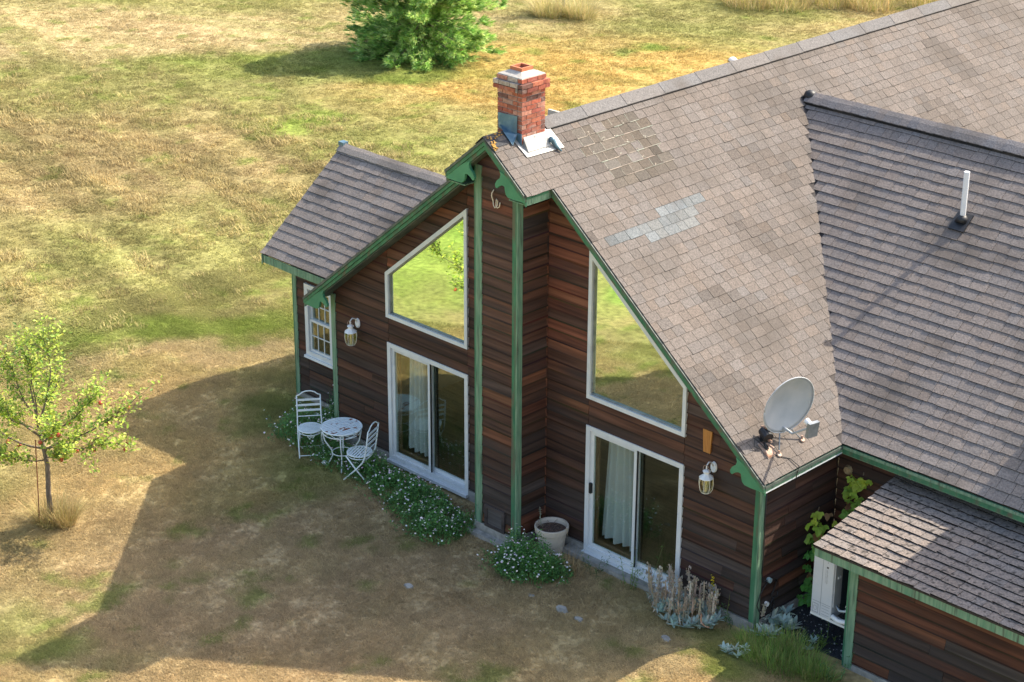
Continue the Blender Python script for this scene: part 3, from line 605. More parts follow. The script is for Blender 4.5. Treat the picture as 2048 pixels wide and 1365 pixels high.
# ---------------------------------------------------------------- what the glass lets one see inside
mb = MB(); mb.box((-4.38, 0.1, -0.08), (4.38, 5.0, -0.04)); mb.build('interior_floor', INFLOOR, house)
mb = MB(); mb.box((-4.38, 5.0, -0.04), (4.38, 5.05, 4.5)); mb.box((-4.40, 0.1, -0.04), (-4.37, 5, 2.4)); mb.box((4.37, 0.1, -0.04), (4.40, 5, 2.4)); mb.build('interior_wall', INWALL, house)
for s in (-1, 1):
    mb = MB(); a, b = (DA, DB) if s > 0 else (-DB, -DA); ring(mb, [(a-0.02, DZ0), (b+0.02, DZ0), (b+0.02, DZ1), (a-0.02, DZ1)], 0.13, PF, -0.16, -0.105); mb.build('interior_casing', INFLOOR, house)
mb = MB(); mb.box((-6.1, 2.6, 0.1), (-4.5, 2.65, 2.2)); mb.build('interior_wall', INWALL, house)
def curtain(u0, u1, z0, z1, y, label, flare=0.12):
    mb = MB(); n = 36; m = 12
    t = thing('curtain', ((u0+u1)/2, y, z0), label, 'curtain'); V = []
    for j in range(m+1):
        f = j/m
        for i in range(n+1):
            g = i/n; amp = 0.035+0.02*(1-f); u = u0+(u1-u0)*g+(g-0.5)*flare*(1-f)
            V.append((u, y+amp*math.sin(g*9*math.pi*0.9+0.7*math.sin(g*7)), z0+(z1-z0)*f+0.015*math.sin(g*11)*(1-f)))
    F = [(j*(n+1)+i, j*(n+1)+i+1, (j+1)*(n+1)+i+1, (j+1)*(n+1)+i) for j in range(m) for i in range(n)]
    k = len(V); V2_ = [(p[0], p[1]+0.004, p[2]) for p in V]
    mb.mesh(V+V2_, F+[tuple(i+k for i in reversed(q)) for q in F]); mb.build('curtain_cloth', CURT, t, smooth=True)
    mb = MB(); mb.tube([(u0-0.1, y, z1+0.02), (u1+0.1, y, z1+0.02)], 0.014, 8); mb.build('curtain_rod', GREYM, t)
curtain(1.46, 1.90, 0.06, 1.93, 0.24, 'white curtain hanging behind the glass of the right sliding door', 0.22)
curtain(-2.86, -2.52, 0.06, 1.93, 0.24, 'pale white curtain hanging behind the glass of the left sliding door', 0.14)
curtain(2.93, 3.06, 0.06, 1.93, 0.24, 'narrow white curtain edge at the far right behind the right sliding door', 0.10)
# ---------------------------------------------------------------- the lawn: one sheet to the horizon, its colour patches baked as an attribute
class VN:                                    # value noise on a lattice, numpy only
    def __init__(s, seed): s.t = np.random.default_rng(seed).random((256, 256))
    def one(s, x, y):
        xi, yi = np.floor(x).astype(int), np.floor(y).astype(int); fx, fy = x-xi, y-yi
        fx, fy = fx*fx*(3-2*fx), fy*fy*(3-2*fy); g = lambda a, b: s.t[a % 256, b % 256]
        return (g(xi, yi)*(1-fx)+g(xi+1, yi)*fx)*(1-fy)+(g(xi, yi+1)*(1-fx)+g(xi+1, yi+1)*fx)*fy
    def fbm(s, x, y, n=4):
        v = 0; a = 0.5; tot = 0
        for k in range(n): v = v+a*s.one(x*2**k+17.3*k, y*2**k+5.1*k); tot += a; a *= 0.55
        return v/tot
N1, N2, N3, N4 = VN(1), VN(2), VN(3), VN(4)
TAN = np.array((0.355, 0.262, 0.130)); STRAWC = np.array((0.36, 0.285, 0.158)); BROWN = np.array((0.235, 0.150, 0.070)); OLIVE = np.array((0.205, 0.195, 0.072))
GRN = np.array((0.135, 0.175, 0.035)); VIV = np.array((0.105, 0.190, 0.030)); OCH = np.array((0.36, 0.25, 0.085)); CLIP = np.array((0.285, 0.225, 0.112)); SHADET = np.array((0.335, 0.250, 0.145))
# patches: centre, radius along the picture's right direction (.71,.70), radius along depth (-.70,.71), colour, weight
ZONES = [(-22, 12, 26, 17, OLIVE, 0.75), (-15.0, 19.5, 8, 5.5, OCH, 0.85), (-31, 12, 7, 4, STRAWC, 0.75), (-27.5, 15.5, 5, 2.2, STRAWC, 0.6), (-24, 22, 6, 3, STRAWC, 0.4), (-19.5, 6.0, 5.5, 4.6, CLIP, 0.85),
         (-17.2, 13.0, 3.6, 2.6, OLIVE, 0.7), (-15.3, 12.2, 2.6, 2.0, OLIVE*0.95+GRN*0.1, 0.6), (-19.0, 11.4, 1.5, 0.8, GRN*1.25+VIV*0.1, 0.75), (-22.6, 14.4, 4.5, 1.5, OLIVE*0.5+GRN*0.6, 0.7), (-25.5, 12.5, 2.5, 0.7, GRN, 0.4),
         (-13.5, 3.5, 6, 3, OLIVE*1.02, 0.8), (-9.9, 1.7, 2.9, 0.75, GRN*1.1, 0.85), (-11.9, 0.0, 1.6, 0.8, GRN*1.2, 0.45), (-8.6, 0.7, 2.6, 0.55, STRAWC, 0.85), (-7.2, -1.8, 3.0, 2.8, TAN*1.08, 0.75),
         (-5.2, -4.6, 3.2, 2.2, TAN, 0.8), (-1.2, -3.2, 5.2, 3.2, SHADET, 0.9), (-2.6, -7.0, 0.8, 0.5, GRN*1.2, 0.7), (-3.6, -7.9, 1.3, 1.2, OLIVE, 0.8), (-6.3, 0.0, 1.0, 0.7, GRN*0.9, 0.6), (3.9, -1.9, 1.4, 0.9, STRAWC*0.98, 0.8),
         (-21.6, 16.2, 3.4, 2.0, GRN*0.9, 0.8), (-17.6, 22.7, 0.9, 0.5, VIV, 0.7), (-14.3, 17.2, 0.6, 0.5, GRN, 0.5), (5.0, -0.2, 0.9, 0.6, GRN, 0.7), (-13, -15, 9, 8, VIV*1.35+OLIVE*0.15, 0.92), (-20, -22, 14, 9, GRN*1.2+OLIVE*0.25, 0.8), (-7, -9.8, 3, 1.8, OLIVE*1.1+GRN*.2, 0.8), (-4, -13, 5, 3, GRN*1.4, 0.7), (-28, -6, 8, 6, OLIVE, 0.7), (-5.6, -10.3, 3.0, 1.3, VIV*1.6+OLIVE*0.1, 0.9), (-10.5, -8.2, 3.0, 1.8, GRN*1.4+OLIVE*0.2, 0.8), (-8.8, -6.0, 1.5, 1.0, OLIVE*1.1, 0.7)]
LB = 1.2
def lawn(x, y):
    x = np.asarray(x, float); y = np.asarray(y, float)
    b = np.clip((N1.fbm(x*0.22, y*0.22)-0.38)*4.5, 0, 1)[..., None]; c = TAN*(1-b)+OLIVE*b
    wx, wy = x+1.6*(N2.fbm(x*0.5, y*0.5)-0.5)*2, y+1.6*(N3.fbm(x*0.5, y*0.5)-0.5)*2
    for (cx, cy, ra, rb, col, wgt) in ZONES:
        dx, dy = wx-cx, wy-cy; a = (dx*0.714+dy*0.70)/ra; d = (-dx*0.70+dy*0.714)/rb; q = np.sqrt(a*a+d*d)
        k = wgt*np.clip((1.15-q)/0.55, 0, 1); k = (k*(0.65+0.7*N4.fbm(x*1.1+cx, y*1.1)))[..., None]; k = np.clip(k, 0, 1); c = c*(1-k)+col*k
    # straw and brown mottling, green tufts, mowing rows
    s1, p1 = x*0.98-y*0.20, x*0.20+y*0.98; s2, p2 = x*0.95+y*0.31, y*0.95-x*0.31      # mowing directions of the near and the far field
    up = np.clip((y-11.5)/3, 0, 1); afar = np.clip((-x-7.5)/4, 0, 1); A1 = N2.fbm(p1*2.6, s1*0.32, 5)*(1-up)+N2.fbm(p2*2.2, s2*0.25, 5)*up; A0 = N2.fbm(x*1.7, y*1.7, 5)
    m = ((A1*afar+A0*(1-afar))-0.5)[..., None]; c = c*(1+0.42*m)
    g2 = N3.fbm(p1*1.5+31, s1*0.16, 4)*(1-up)+N3.fbm(p2*1.3+31, s2*0.14, 4)*up; m = (np.clip((g2-0.53)*6, 0, 1)*afar)[..., None]; c = c*(1-0.34*m)+(OLIVE*0.55+GRN*0.5)*0.34*m
    m = (np.clip((N3.fbm(x*0.9+9, y*0.9, 5)-0.56)*7, 0, 1)*(1-0.6*afar))[..., None]; c = c*(1-0.32*m)+STRAWC*0.32*m
    m = (np.clip((N4.fbm(x*1.3+3, y*1.3, 5)-0.60)*7, 0, 1)*(1-0.6*afar))[..., None]; c = c*(1-0.22*m)+BROWN*0.22*m
    m = np.clip((N1.fbm(x*1.9+40, y*1.9, 4)-0.66)*11, 0, 1)[..., None]; c = c*(1-0.62*m)+GRN*0.62*m
    ph = (x*0.20+y*0.98); r = N2.fbm(ph*1.6, x*0.09+y*0.02, 3); far = np.clip((-x-8)/6, 0, 1)*np.clip((13-y)/5, 0, 1)
    c = c*(1+(1.2*far*(r-0.5))[..., None]); ph2 = x*0.75+y*0.66; r2 = N3.fbm(ph2*1.3, (y-x)*0.1, 3); far2 = np.clip((y-11)/4, 0, 1); c = c*(1+(0.0*far2*(r2-0.5))[..., None])
    cl = np.exp(-(((x+19.5)/6.5)**2+((y-6)/5.5)**2))          # clumps of clippings
    m = np.clip((N4.fbm(x*2.6, y*3.2+x*0.5, 4)-0.60)*8, 0, 1)*cl; c = c*(1-0.5*m[..., None])+BROWN*0.6*0.5*m[..., None]
    return np.clip(c*LB, 0.01, 0.85)
def axis(a, b, st, far):
    v = list(np.arange(a, b+1e-6, st)); s = st; p = b
    while p < far: s *= 1.35; p += s; v.append(p)
    s = st; p = a
    while p > -far: s *= 1.35; p -= s; v.insert(0, p)
    return np.array(v)
xs, ys = axis(-38, 8, 0.2, 600), axis(-11, 38, 0.2, 600)
X, Y = np.meshgrid(xs, ys, indexing='ij'); nx, ny = X.shape
GZ = np.vectorize(gz)
Z = GZ(X, Y)+0.05*(N1.fbm(X*0.5, Y*0.5)-0.5)*np.clip((np.hypot(X, Y)-4)/6, 0, 1)+0.02*(N2.fbm(X*2.2, Y*2.2)-0.5)
V = np.stack([X, Y, Z], -1).reshape(-1, 3); ii = np.arange(nx*ny).reshape(nx, ny)
F = np.stack([ii[:-1, :-1], ii[1:, :-1], ii[1:, 1:], ii[:-1, 1:]], -1).reshape(-1, 4)
me = bpy.data.meshes.new('lawn'); me.vertices.add(len(V)); me.vertices.foreach_set('co', V.ravel()); me.loops.add(F.size); me.polygons.add(len(F))
me.loops.foreach_set('vertex_index', F.ravel()); me.polygons.foreach_set('loop_start', np.arange(0, F.size, 4)); me.update(calc_edges=True)
at = me.attributes.new('tint', 'FLOAT_COLOR', 'POINT'); cc = np.ones((len(V), 4)); cc[:, :3] = lawn(V[:, 0], V[:, 1]); at.data.foreach_set('color', cc.ravel())
me.polygons.foreach_set('use_smooth', [True]*len(F))
LAWN = mat('dry_lawn', (0.62, 0.62, 0.62), (1.28, 1.26, 1.22), scale=9, rough=1, bump=1.0, bscale=30, tint=True, lo=0.3, hi=0.7, detail=9, spec=0.05)
me.materials.append(LAWN); lo = bpy.data.objects.new('lawn', me); COL.objects.link(lo); lo['kind'] = 'structure'
# short dry tufts over the part of the lawn in view
def gn_scatter(name, pts, cols, scl, rot, tufts, m, label, cat):
    me = bpy.data.meshes.new(name); me.from_pydata(pts.tolist(), [], [])
    a = me.attributes.new('tint', 'FLOAT_COLOR', 'POINT'); c4 = np.ones((len(pts), 4)); c4[:, :3] = cols; a.data.foreach_set('color', c4.ravel())
    a = me.attributes.new('size', 'FLOAT', 'POINT'); a.data.foreach_set('value', scl); a = me.attributes.new('turn', 'FLOAT', 'POINT'); a.data.foreach_set('value', rot)
    a = me.attributes.new('pick', 'INT', 'POINT'); a.data.foreach_set('value', np.random.default_rng(3).integers(0, len(tufts), len(pts)).astype(np.int32))
    o = bpy.data.objects.new(name, me); COL.objects.link(o); g = bpy.data.node_groups.new(name, 'GeometryNodeTree')
    g.interface.new_socket('Geometry', in_out='INPUT', socket_type='NodeSocketGeometry'); g.interface.new_socket('Geometry', in_out='OUTPUT', socket_type='NodeSocketGeometry')
    nn = g.nodes.new; L = g.links.new; gi, go = nn('NodeGroupInput'), nn('NodeGroupOutput'); jn = nn('GeometryNodeJoinGeometry')
    def attr(nm, ty): a = nn('GeometryNodeInputNamedAttribute'); a.data_type = ty; a.inputs[0].default_value = nm; return a.outputs[0]
    for k, t in enumerate(tufts):
        oi = nn('GeometryNodeObjectInfo'); oi.inputs[0].default_value = t; ip = nn('GeometryNodeInstanceOnPoints'); cm = nn('FunctionNodeCompare'); cm.data_type = 'INT'; cm.operation = 'EQUAL'
        L(attr('pick', 'INT'), cm.inputs[2]); cm.inputs[3].default_value = k
        L(gi.outputs[0], ip.inputs[0]); L(cm.outputs[0], ip.inputs[1]); L(oi.outputs['Geometry'], ip.inputs[2])
        cx = nn('ShaderNodeCombineXYZ'); L(attr('turn', 'FLOAT'), cx.inputs[2]); L(cx.outputs[0], ip.inputs['Rotation']); L(attr('size', 'FLOAT'), ip.inputs['Scale']); L(ip.outputs[0], jn.inputs[0])
    L(jn.outputs[0], go.inputs[0]); md = o.modifiers.new('scatter', 'NODES'); md.node_group = g; o['kind'] = 'stuff'; tag(o, label, cat); return o
def inst_mat(name, trans):
    m = bpy.data.materials.new(name); m.use_nodes = True; nt = m.node_tree; b = nt.nodes['Principled BSDF']; b.inputs['Roughness'].default_value = 0.9; b.inputs['Specular IOR Level'].default_value = 0.1
    a = _n(nt, 'ShaderNodeAttribute', attribute_name='tint', attribute_type='INSTANCER'); nt.links.new(a.outputs['Color'], b.inputs['Base Color'])
    tr = _n(nt, 'ShaderNodeBsdfTranslucent'); nt.links.new(a.outputs['Color'], tr.inputs[0]); ms = _n(nt, 'ShaderNodeMixShader'); ms.inputs[0].default_value = trans; out = nt.nodes['Material Output']
    nt.links.new(b.outputs[0], ms.inputs[1]); nt.links.new(tr.outputs[0], ms.inputs[2]); nt.links.new(ms.outputs[0], out.inputs[0]); return m
TUFTM = inst_mat('lawn_blades', 0.4)
lib = bpy.data.collections.new('grass_sources')          # tuft shapes used only by the scatter below; not linked to the scene
def tuft_obj(n, hgt, sp, lean, wd, seed):
    r = random.Random(seed); vs = []; fs = []
    for k in range(n):
        a = r.uniform(0, 6.28); rr = sp*math.sqrt(r.random()); x, y = rr*math.cos(a), rr*math.sin(a); b = r.uniform(0, 6.28); h = hgt*r.uniform(0.5, 1.1); l = lean*r.uniform(0.3, 1.2)
        dx, dy = math.cos(b), math.sin(b); q = len(vs); w2 = wd*r.uniform(0.6, 1.2)
        vs += [(x-dy*w2, y+dx*w2, -0.01), (x+dy*w2, y-dx*w2, -0.01), (x+dx*l*0.5+dy*w2*0.7, y+dy*l*0.5-dx*w2*0.7, h*0.7), (x+dx*l*0.5-dy*w2*0.7, y+dy*l*0.5+dx*w2*0.7, h*0.7), (x+dx*l, y+dy*l, h)]
        fs += [(q, q+1, q+2, q+3), (q+3, q+2, q+4)]
    me = bpy.data.meshes.new('tuft'); me.from_pydata(vs, [], fs); me.materials.append(TUFTM); o = bpy.data.objects.new('tuft', me); lib.objects.link(o); return o
T_ = [tuft_obj(11, 0.030, 0.10, 0.085, 0.0055, 11+k) for k in range(4)]
def lawn_pts(n, x0, x1, y0, y1, seed):
    r = np.random.default_rng(seed); p = np.stack([r.uniform(x0, x1, n), r.uniform(y0, y1, n)], -1)
    d = np.stack([p[:, 0]-CP.x, p[:, 1]-CP.y, np.full(n, G-CP.z)], -1); zz = d @ np.array(cF); u = 1024+3979.685*(d @ np.array(cR))/zz; v = 682.5-3979.685*(d @ np.array(cU))/zz
    ok = (u > -60) & (u < 2110) & (v > -60) & (v < 1430); x, y = p[:, 0], p[:, 1]
    ok &= ~((x > -4.5) & (x < 12) & (y > -0.2)) & ~((x > -6.3) & (x < 0) & (y > 0.55) & (y < 5))
    return p[ok], r
P1, r = lawn_pts(210000, -12, 6, -10, 6, 5); P2, r2 = lawn_pts(230000, -42, 0, -2, 42, 6)
P2 = P2[(P2[:, 0] < -11) | (P2[:, 1] > 6)]
PP = np.concatenate([P1, P2]); cl = lawn(PP[:, 0], PP[:, 1])*np.random.default_rng(8).uniform(0.86, 1.55, len(PP))[:, None]
bnoise = N3.fbm(PP[:, 0]*2.2, PP[:, 1]*2.2, 3); keepm = np.random.default_rng(9).random(len(PP)) < np.clip((bnoise-0.1)*2.6, 0.35, 1); PP, cl, bnoise = PP[keepm], cl[keepm], bnoise[keepm]
clipz = np.exp(-(((PP[:, 0]+19.5)/6.5)**2+((PP[:, 1]-6)/5.5)**2))
sz = np.random.default_rng(10).uniform(0.6, 1.15, len(PP))*(0.8+0.5*bnoise)*(1+0.7*clipz*np.random.default_rng(12).random(len(PP)))*np.where(PP[:, 0] > -11, 0.85, 1.2)
gn_scatter('dry_grass', np.column_stack([PP, GZ(PP[:, 0], PP[:, 1])]), cl, sz, np.random.default_rng(11).uniform(0, 6.28, len(PP)), T_, TUFTM, 'short dry mown grass with straw and green patches all over the lawn', 'grass')

# raised clumps of dry clippings lying in rows on the left of the field
K_ = [tuft_obj(26, 0.085, 0.16, 0.10, 0.008, 31+k) for k in range(3)]
rr = np.random.default_rng(44); q = np.stack([rr.uniform(-32, -8.5, 60000), rr.uniform(-1, 13, 60000)], -1)
ph = q[:, 0]*0.20+q[:, 1]*0.98; row = N2.fbm(ph*2.6, (q[:, 0]*0.98-q[:, 1]*0.2)*0.16, 3); cz = np.exp(-(((q[:, 0]+18.5)/7.5)**2+((q[:, 1]-5.2)/5.0)**2)); pat = N4.fbm(q[:, 0]*1.6, q[:, 1]*1.6, 3)
kk = (rr.random(len(q)) < 0.36*cz*np.clip((row-0.42)*7, 0.04, 1)*np.clip((pat-0.42)*6, 0.04, 1)) & ~((q[:, 0] > -7.2) & (q[:, 1] > 0)); q = q[kk]
cq = lawn(q[:, 0], q[:, 1])*0.35+CLIP*LB*0.75; cq *= rr.uniform(0.7, 1.9, len(q))[:, None]
gn_scatter('hay_clippings', np.column_stack([q, GZ(q[:, 0], q[:, 1])]), cq, rr.uniform(0.55, 1.45, len(q)), rr.uniform(0, 6.28, len(q)), K_, TUFTM, 'brown clumps of dry clippings lying in rows on the left of the field', 'clippings')
# ---------------------------------------------------------------- leaves and blades
def blade(mb, p, d, L, w, t, bend=0.3, seg=3):
    """a curved grass blade or strap leaf from p along d"""
    p, d = Vector(p), Vector(d).normalized(); side = d.cross(Vector((0, 0, 1)))
    if side.length < 1e-3: side = Vector((random.uniform(-1, 1), random.uniform(-1, 1), 0))
    side.normalize(); k = len(mb.v); out = Vector((d.x, d.y, 0)); q = Vector(p); dd = Vector(d)
    for i in range(seg+1):
        f = i/seg; ww = w*(1-f)**0.6*0.5+0.0006; mb.v += [tuple(q-side*ww), tuple(q+side*ww)]; dd = (dd+(out*0.6-Vector((0, 0, 1))*0.8)*bend/seg).normalized(); q = q+dd*L/seg
    for i in range(seg): mb.f.append((k+2*i, k+2*i+1, k+2*i+3, k+2*i+2)); mb.t.append(t)
def leaf(mb, p, d, n, L, w, t, cup=0.12):
    """a pointed oval leaf of six triangles, folded a little along its midrib"""
    p, d, n = Vector(p), Vector(d).normalized(), Vector(n); s = d.cross(n)
    if s.length < 1e-3: s = d.cross(Vector((0.3, 0.5, 1)))
    s.normalize(); n = s.cross(d).normalized(); a = p+d*L*0.35; b = p+d*L*0.72
    vs = [p, a-s*w*0.5+n*cup*w, a-n*cup*w*0.4, a+s*w*0.5+n*cup*w, b-s*w*0.36+n*cup*w*0.5, b-n*cup*w*0.2, b+s*w*0.36+n*cup*w*0.5, p+d*L-n*cup*w]
    mb.mesh(vs, [(0, 2, 1), (0, 3, 2), (1, 2, 5, 4), (2, 3, 6, 5), (4, 5, 7), (5, 6, 7)], t)
def rdir(up=0.3, sp=1.0):
    a = random.uniform(0, 6.283); return Vector((math.cos(a)*sp, math.sin(a)*sp, random.gauss(up, 0.35))).normalized()
def tv(c, v=0.25):
    f = random.uniform(1-v, 1+v); return (c[0]*f*random.uniform(0.9, 1.15), c[1]*f, c[2]*f*random.uniform(0.85, 1.1))
def flower(mb, p, r, t):
    p = Vector(p); n = rdir(1.2, 0.6); a = n.orthogonal().normalized(); b = n.cross(a)
    mb.mesh([p+n*r*0.35]+[p+(a*math.cos(k*1.2566)+b*math.sin(k*1.2566))*r*random.uniform(0.85, 1.1) for k in range(5)], [(0, 1, 2), (0, 2, 3), (0, 3, 4), (0, 4, 5), (0, 5, 1)], t)

# white-flowering ground cover along the wall
def bed(name, cells, hfun, nleaf, nfl, label, cat, kind=None, seed=1, lc=((0.070, 0.165, 0.045), (0.095, 0.21, 0.05), (0.05, 0.12, 0.04))):
    random.seed(seed); c0 = cells[0]
    t = None
    if kind is None: t = thing(name, (c0[0], c0[1], G), label, cat)
    mb, mf = MB(), MB(); wts = [c[2]*c[3] for c in cells]
    for k in range(nleaf):
        cx, cy, ra, rb, h = random.choices(cells, wts)[0]; a = random.uniform(0, 6.283); q = math.sqrt(random.random()); x, y = cx+ra*q*math.cos(a), cy+rb*q*math.sin(a); hh = h*(1-q*q*0.75)*random.uniform(0.2, 1.0)*hfun(x, y)
        if y > -0.05 and x > -4.4: continue
        d = rdir(0.35); leaf(mb, (x, y, G+hh), d, (random.uniform(-.4, .4), random.uniform(-.4, .4), 1), random.uniform(0.03, 0.065), random.uniform(0.012, 0.024), tv(random.choice(lc), 0.3))
        if k % 5 == 0: blade(mb, (x, y, G), (random.uniform(-.4, .4), random.uniform(-.4, .4), 1), hh+0.05, 0.006, tv(lc[0], 0.2), 0.2, 2)
    for k in range(nleaf//90):           # runners and upright stems past the edge of the mat
        cx, cy, ra, rb, h = random.choices(cells, wts)[0]; a = random.uniform(3.3, 6.1); q = random.uniform(0.75, 1.28); x, y = cx+ra*q*math.cos(a), cy+rb*q*math.sin(a)
        if y > -0.1 and x > -4.4: continue
        d = Vector((math.cos(a)*0.7+random.gauss(0, .3), math.sin(a)*0.7, random.uniform(0.5, 1.4))); L = random.uniform(0.12, 0.34); blade(mb, (x, y, G), d, L, 0.005, tv((0.12, 0.16, 0.06), 0.3), 0.5, 3)
        for j in range(9): leaf(mb, Vector((x, y, G))+d.normalized()*L*random.uniform(0.2, 1), rdir(0.4), (0, 0, 1), random.uniform(0.03, 0.055), 0.016, tv(random.choice(lc), 0.3))
        if random.random() < 0.5: flower(mf, Vector((x, y, G+0.01))+d.normalized()*L*0.95, random.uniform(0.012, 0.02), tv((0.8, 0.76, 0.78), 0.06))
    for k in range(nfl):
        cx, cy, ra, rb, h = random.choices(cells, wts)[0]; a = random.uniform(0, 6.283); q = math.sqrt(random.random()); x, y = cx+ra*q*math.cos(a), cy+rb*q*math.sin(a)
        if y > -0.06 and x > -4.4: continue
        flower(mf, (x, y, G+h*(1-q*q*0.7)*hfun(x, y)*random.uniform(0.9, 1.12)+0.015), random.uniform(0.011, 0.021), tv(random.choice([(0.78, 0.72, 0.76), (0.82, 0.8, 0.8), (0.72, 0.56, 0.70), (0.8, 0.76, 0.7)]), 0.08))
    if kind: o = mb.build(name, LEAF, None); tag(o, label, cat, kind=kind); f = mf.build('small_flowers', PETAL, o); f['kind'] = 'stuff'; return o
    mb.build('foliage', LEAF, t); f = mf.build('flower_heads', PETAL, t); f['kind'] = 'stuff'; return t
cells = [(-5.0, -0.25, 0.45, 0.55, 0.42), (-4.55, 0.15, 0.5, 0.45, 0.55), (-4.3, -0.45, 0.6, 0.36, 0.36), (-3.6, -0.5, 0.6, 0.38, 0.30), (-2.9, -0.55, 0.6, 0.34, 0.30), (-2.2, -0.62, 0.6, 0.42, 0.28), (-1.6, -0.75, 0.5, 0.5, 0.30), (-1.1, -0.95, 0.5, 0.48, 0.34), (-0.8, -1.15, 0.42, 0.34, 0.34), (-0.62, -0.8, 0.25, 0.3, 0.34)]
bed('flowering_ground_cover', cells, lambda x, y: 0.25+1.6*float(N2.fbm(np.array(x*3.5), np.array(y*3.5), 2)), 14000, 520, 'green ground cover dotted with white and pink flowers along the foot of the wall', 'ground cover', kind='stuff', seed=21)
bed('flowering_clump', [(0.95, -0.95, 0.55, 0.44, 0.42), (0.62, -0.80, 0.32, 0.25, 0.42), (1.30, -0.78, 0.32, 0.28, 0.30), (0.85, -1.15, 0.3, 0.25, 0.3)], lambda x, y: 0.25+1.6*float(N2.fbm(np.array(x*4+7), np.array(y*4), 2)), 4600, 160, 'round green clump with small white flowers in front of the cream flower pot', 'plant', seed=22)
bed('tall_weed', [(-4.72, 0.42, 0.3, 0.18, 1.25), (-4.62, 0.3, 0.22, 0.2, 0.9)], lambda x, y: 1.0, 2300, 22, 'tall wispy dark green weed in the corner of the wing and the front wall', 'plant', seed=23, lc=((0.025, 0.07, 0.035), (0.035, 0.09, 0.04)))
def sprout(name, x, y, n, h, label, cat, cols, seed, wid=0.012, sp=0.1, heads=None):
    random.seed(seed); t = thing(name, (x, y, G), label, cat); mb = MB(); mh = MB()
    for k in range(n):
        a = random.uniform(0, 6.283); q = sp*math.sqrt(random.random()); p = (x+q*math.cos(a), y+q*math.sin(a), G); d = Vector((math.cos(a)*0.25, math.sin(a)*0.25, 1)); hh = h*random.uniform(0.6, 1.05)
        blade(mb, p, d, hh, wid*0.6, tv(cols[0]), 0.12, 4)
        for j in range(9):
            f = random.uniform(0.1, 0.95); leaf(mb, Vector(p)+d.normalized()*hh*f, rdir(0.4), (0, 0, 1), random.uniform(0.04, 0.085)*(1.2-f*0.6), wid, tv(random.choice(cols)))
        if heads and k < heads[1]:
            for j in range(34): flower(mh, Vector(p)+d.normalized()*hh*(1+0.0)+Vector((random.gauss(0, 0.014), random.gauss(0, 0.014), random.uniform(-0.16, 0.06))), 0.013, tv(heads[0], 0.15))
    mb.build('foliage', LEAF, t)
    if heads: mh.build('flower_heads', PETAL, t)['kind'] = 'stuff'
    return t
LG = ((0.09, 0.16, 0.035), (0.13, 0.19, 0.04)); DG = ((0.04, 0.09, 0.03), (0.055, 0.12, 0.035))
sprout('upright_weed', 2.38, -0.30, 12, 0.55, 'upright yellow-green weed in front of the right sliding door', 'plant', LG, 31, sp=0.13)
sprout('upright_weed', 2.60, -0.12, 3, 0.85, 'tall thin weed stem against the middle of the right sliding door', 'plant', LG, 32, sp=0.05)
sprout('upright_weed', 1.75, -0.35, 9, 0.40, 'low grey-green weed beside the left end of the right door ledge', 'plant', DG, 33, sp=0.16)
sprout('yellow_flower_spike', 3.93, -0.02, 6, 0.62, 'plant with bright yellow flower spikes behind the silver leaves by the corner', 'plant', ((0.16, 0.19, 0.05), (0.1, 0.16, 0.04)), 34, sp=0.09, heads=((0.75, 0.58, 0.02), 4))
sprout('small_weed', 4.15, -0.10, 6, 0.42, 'small dark weed at the foot of the right corner post', 'plant', DG, 35, sp=0.08)
sprout('small_weed', 5.35, 0.45, 8, 0.22, 'low green weed growing in the dark gravel', 'plant', LG, 36, sp=0.12)
sprout('small_weed', 5.95, -0.25, 9, 0.55, 'bushy green weed at the foot of the lean-to corner post', 'plant', ((0.045, 0.12, 0.04), (0.07, 0.15, 0.05)), 37, sp=0.16)
sprout('dry_weed_stem', -0.42, -0.78, 4, 0.75, 'thin grey-green weed stem against the left edge of the chimney chase', 'plant', ((0.13, 0.17, 0.13), (0.1, 0.14, 0.1)), 38, sp=0.05)
sprout('dry_weed_stem', -3.55, -0.15, 4, 0.80, 'wispy dry weed with pale heads behind the round garden table', 'plant', ((0.14, 0.15, 0.10), (0.1, 0.13, 0.07)), 39, sp=0.12)
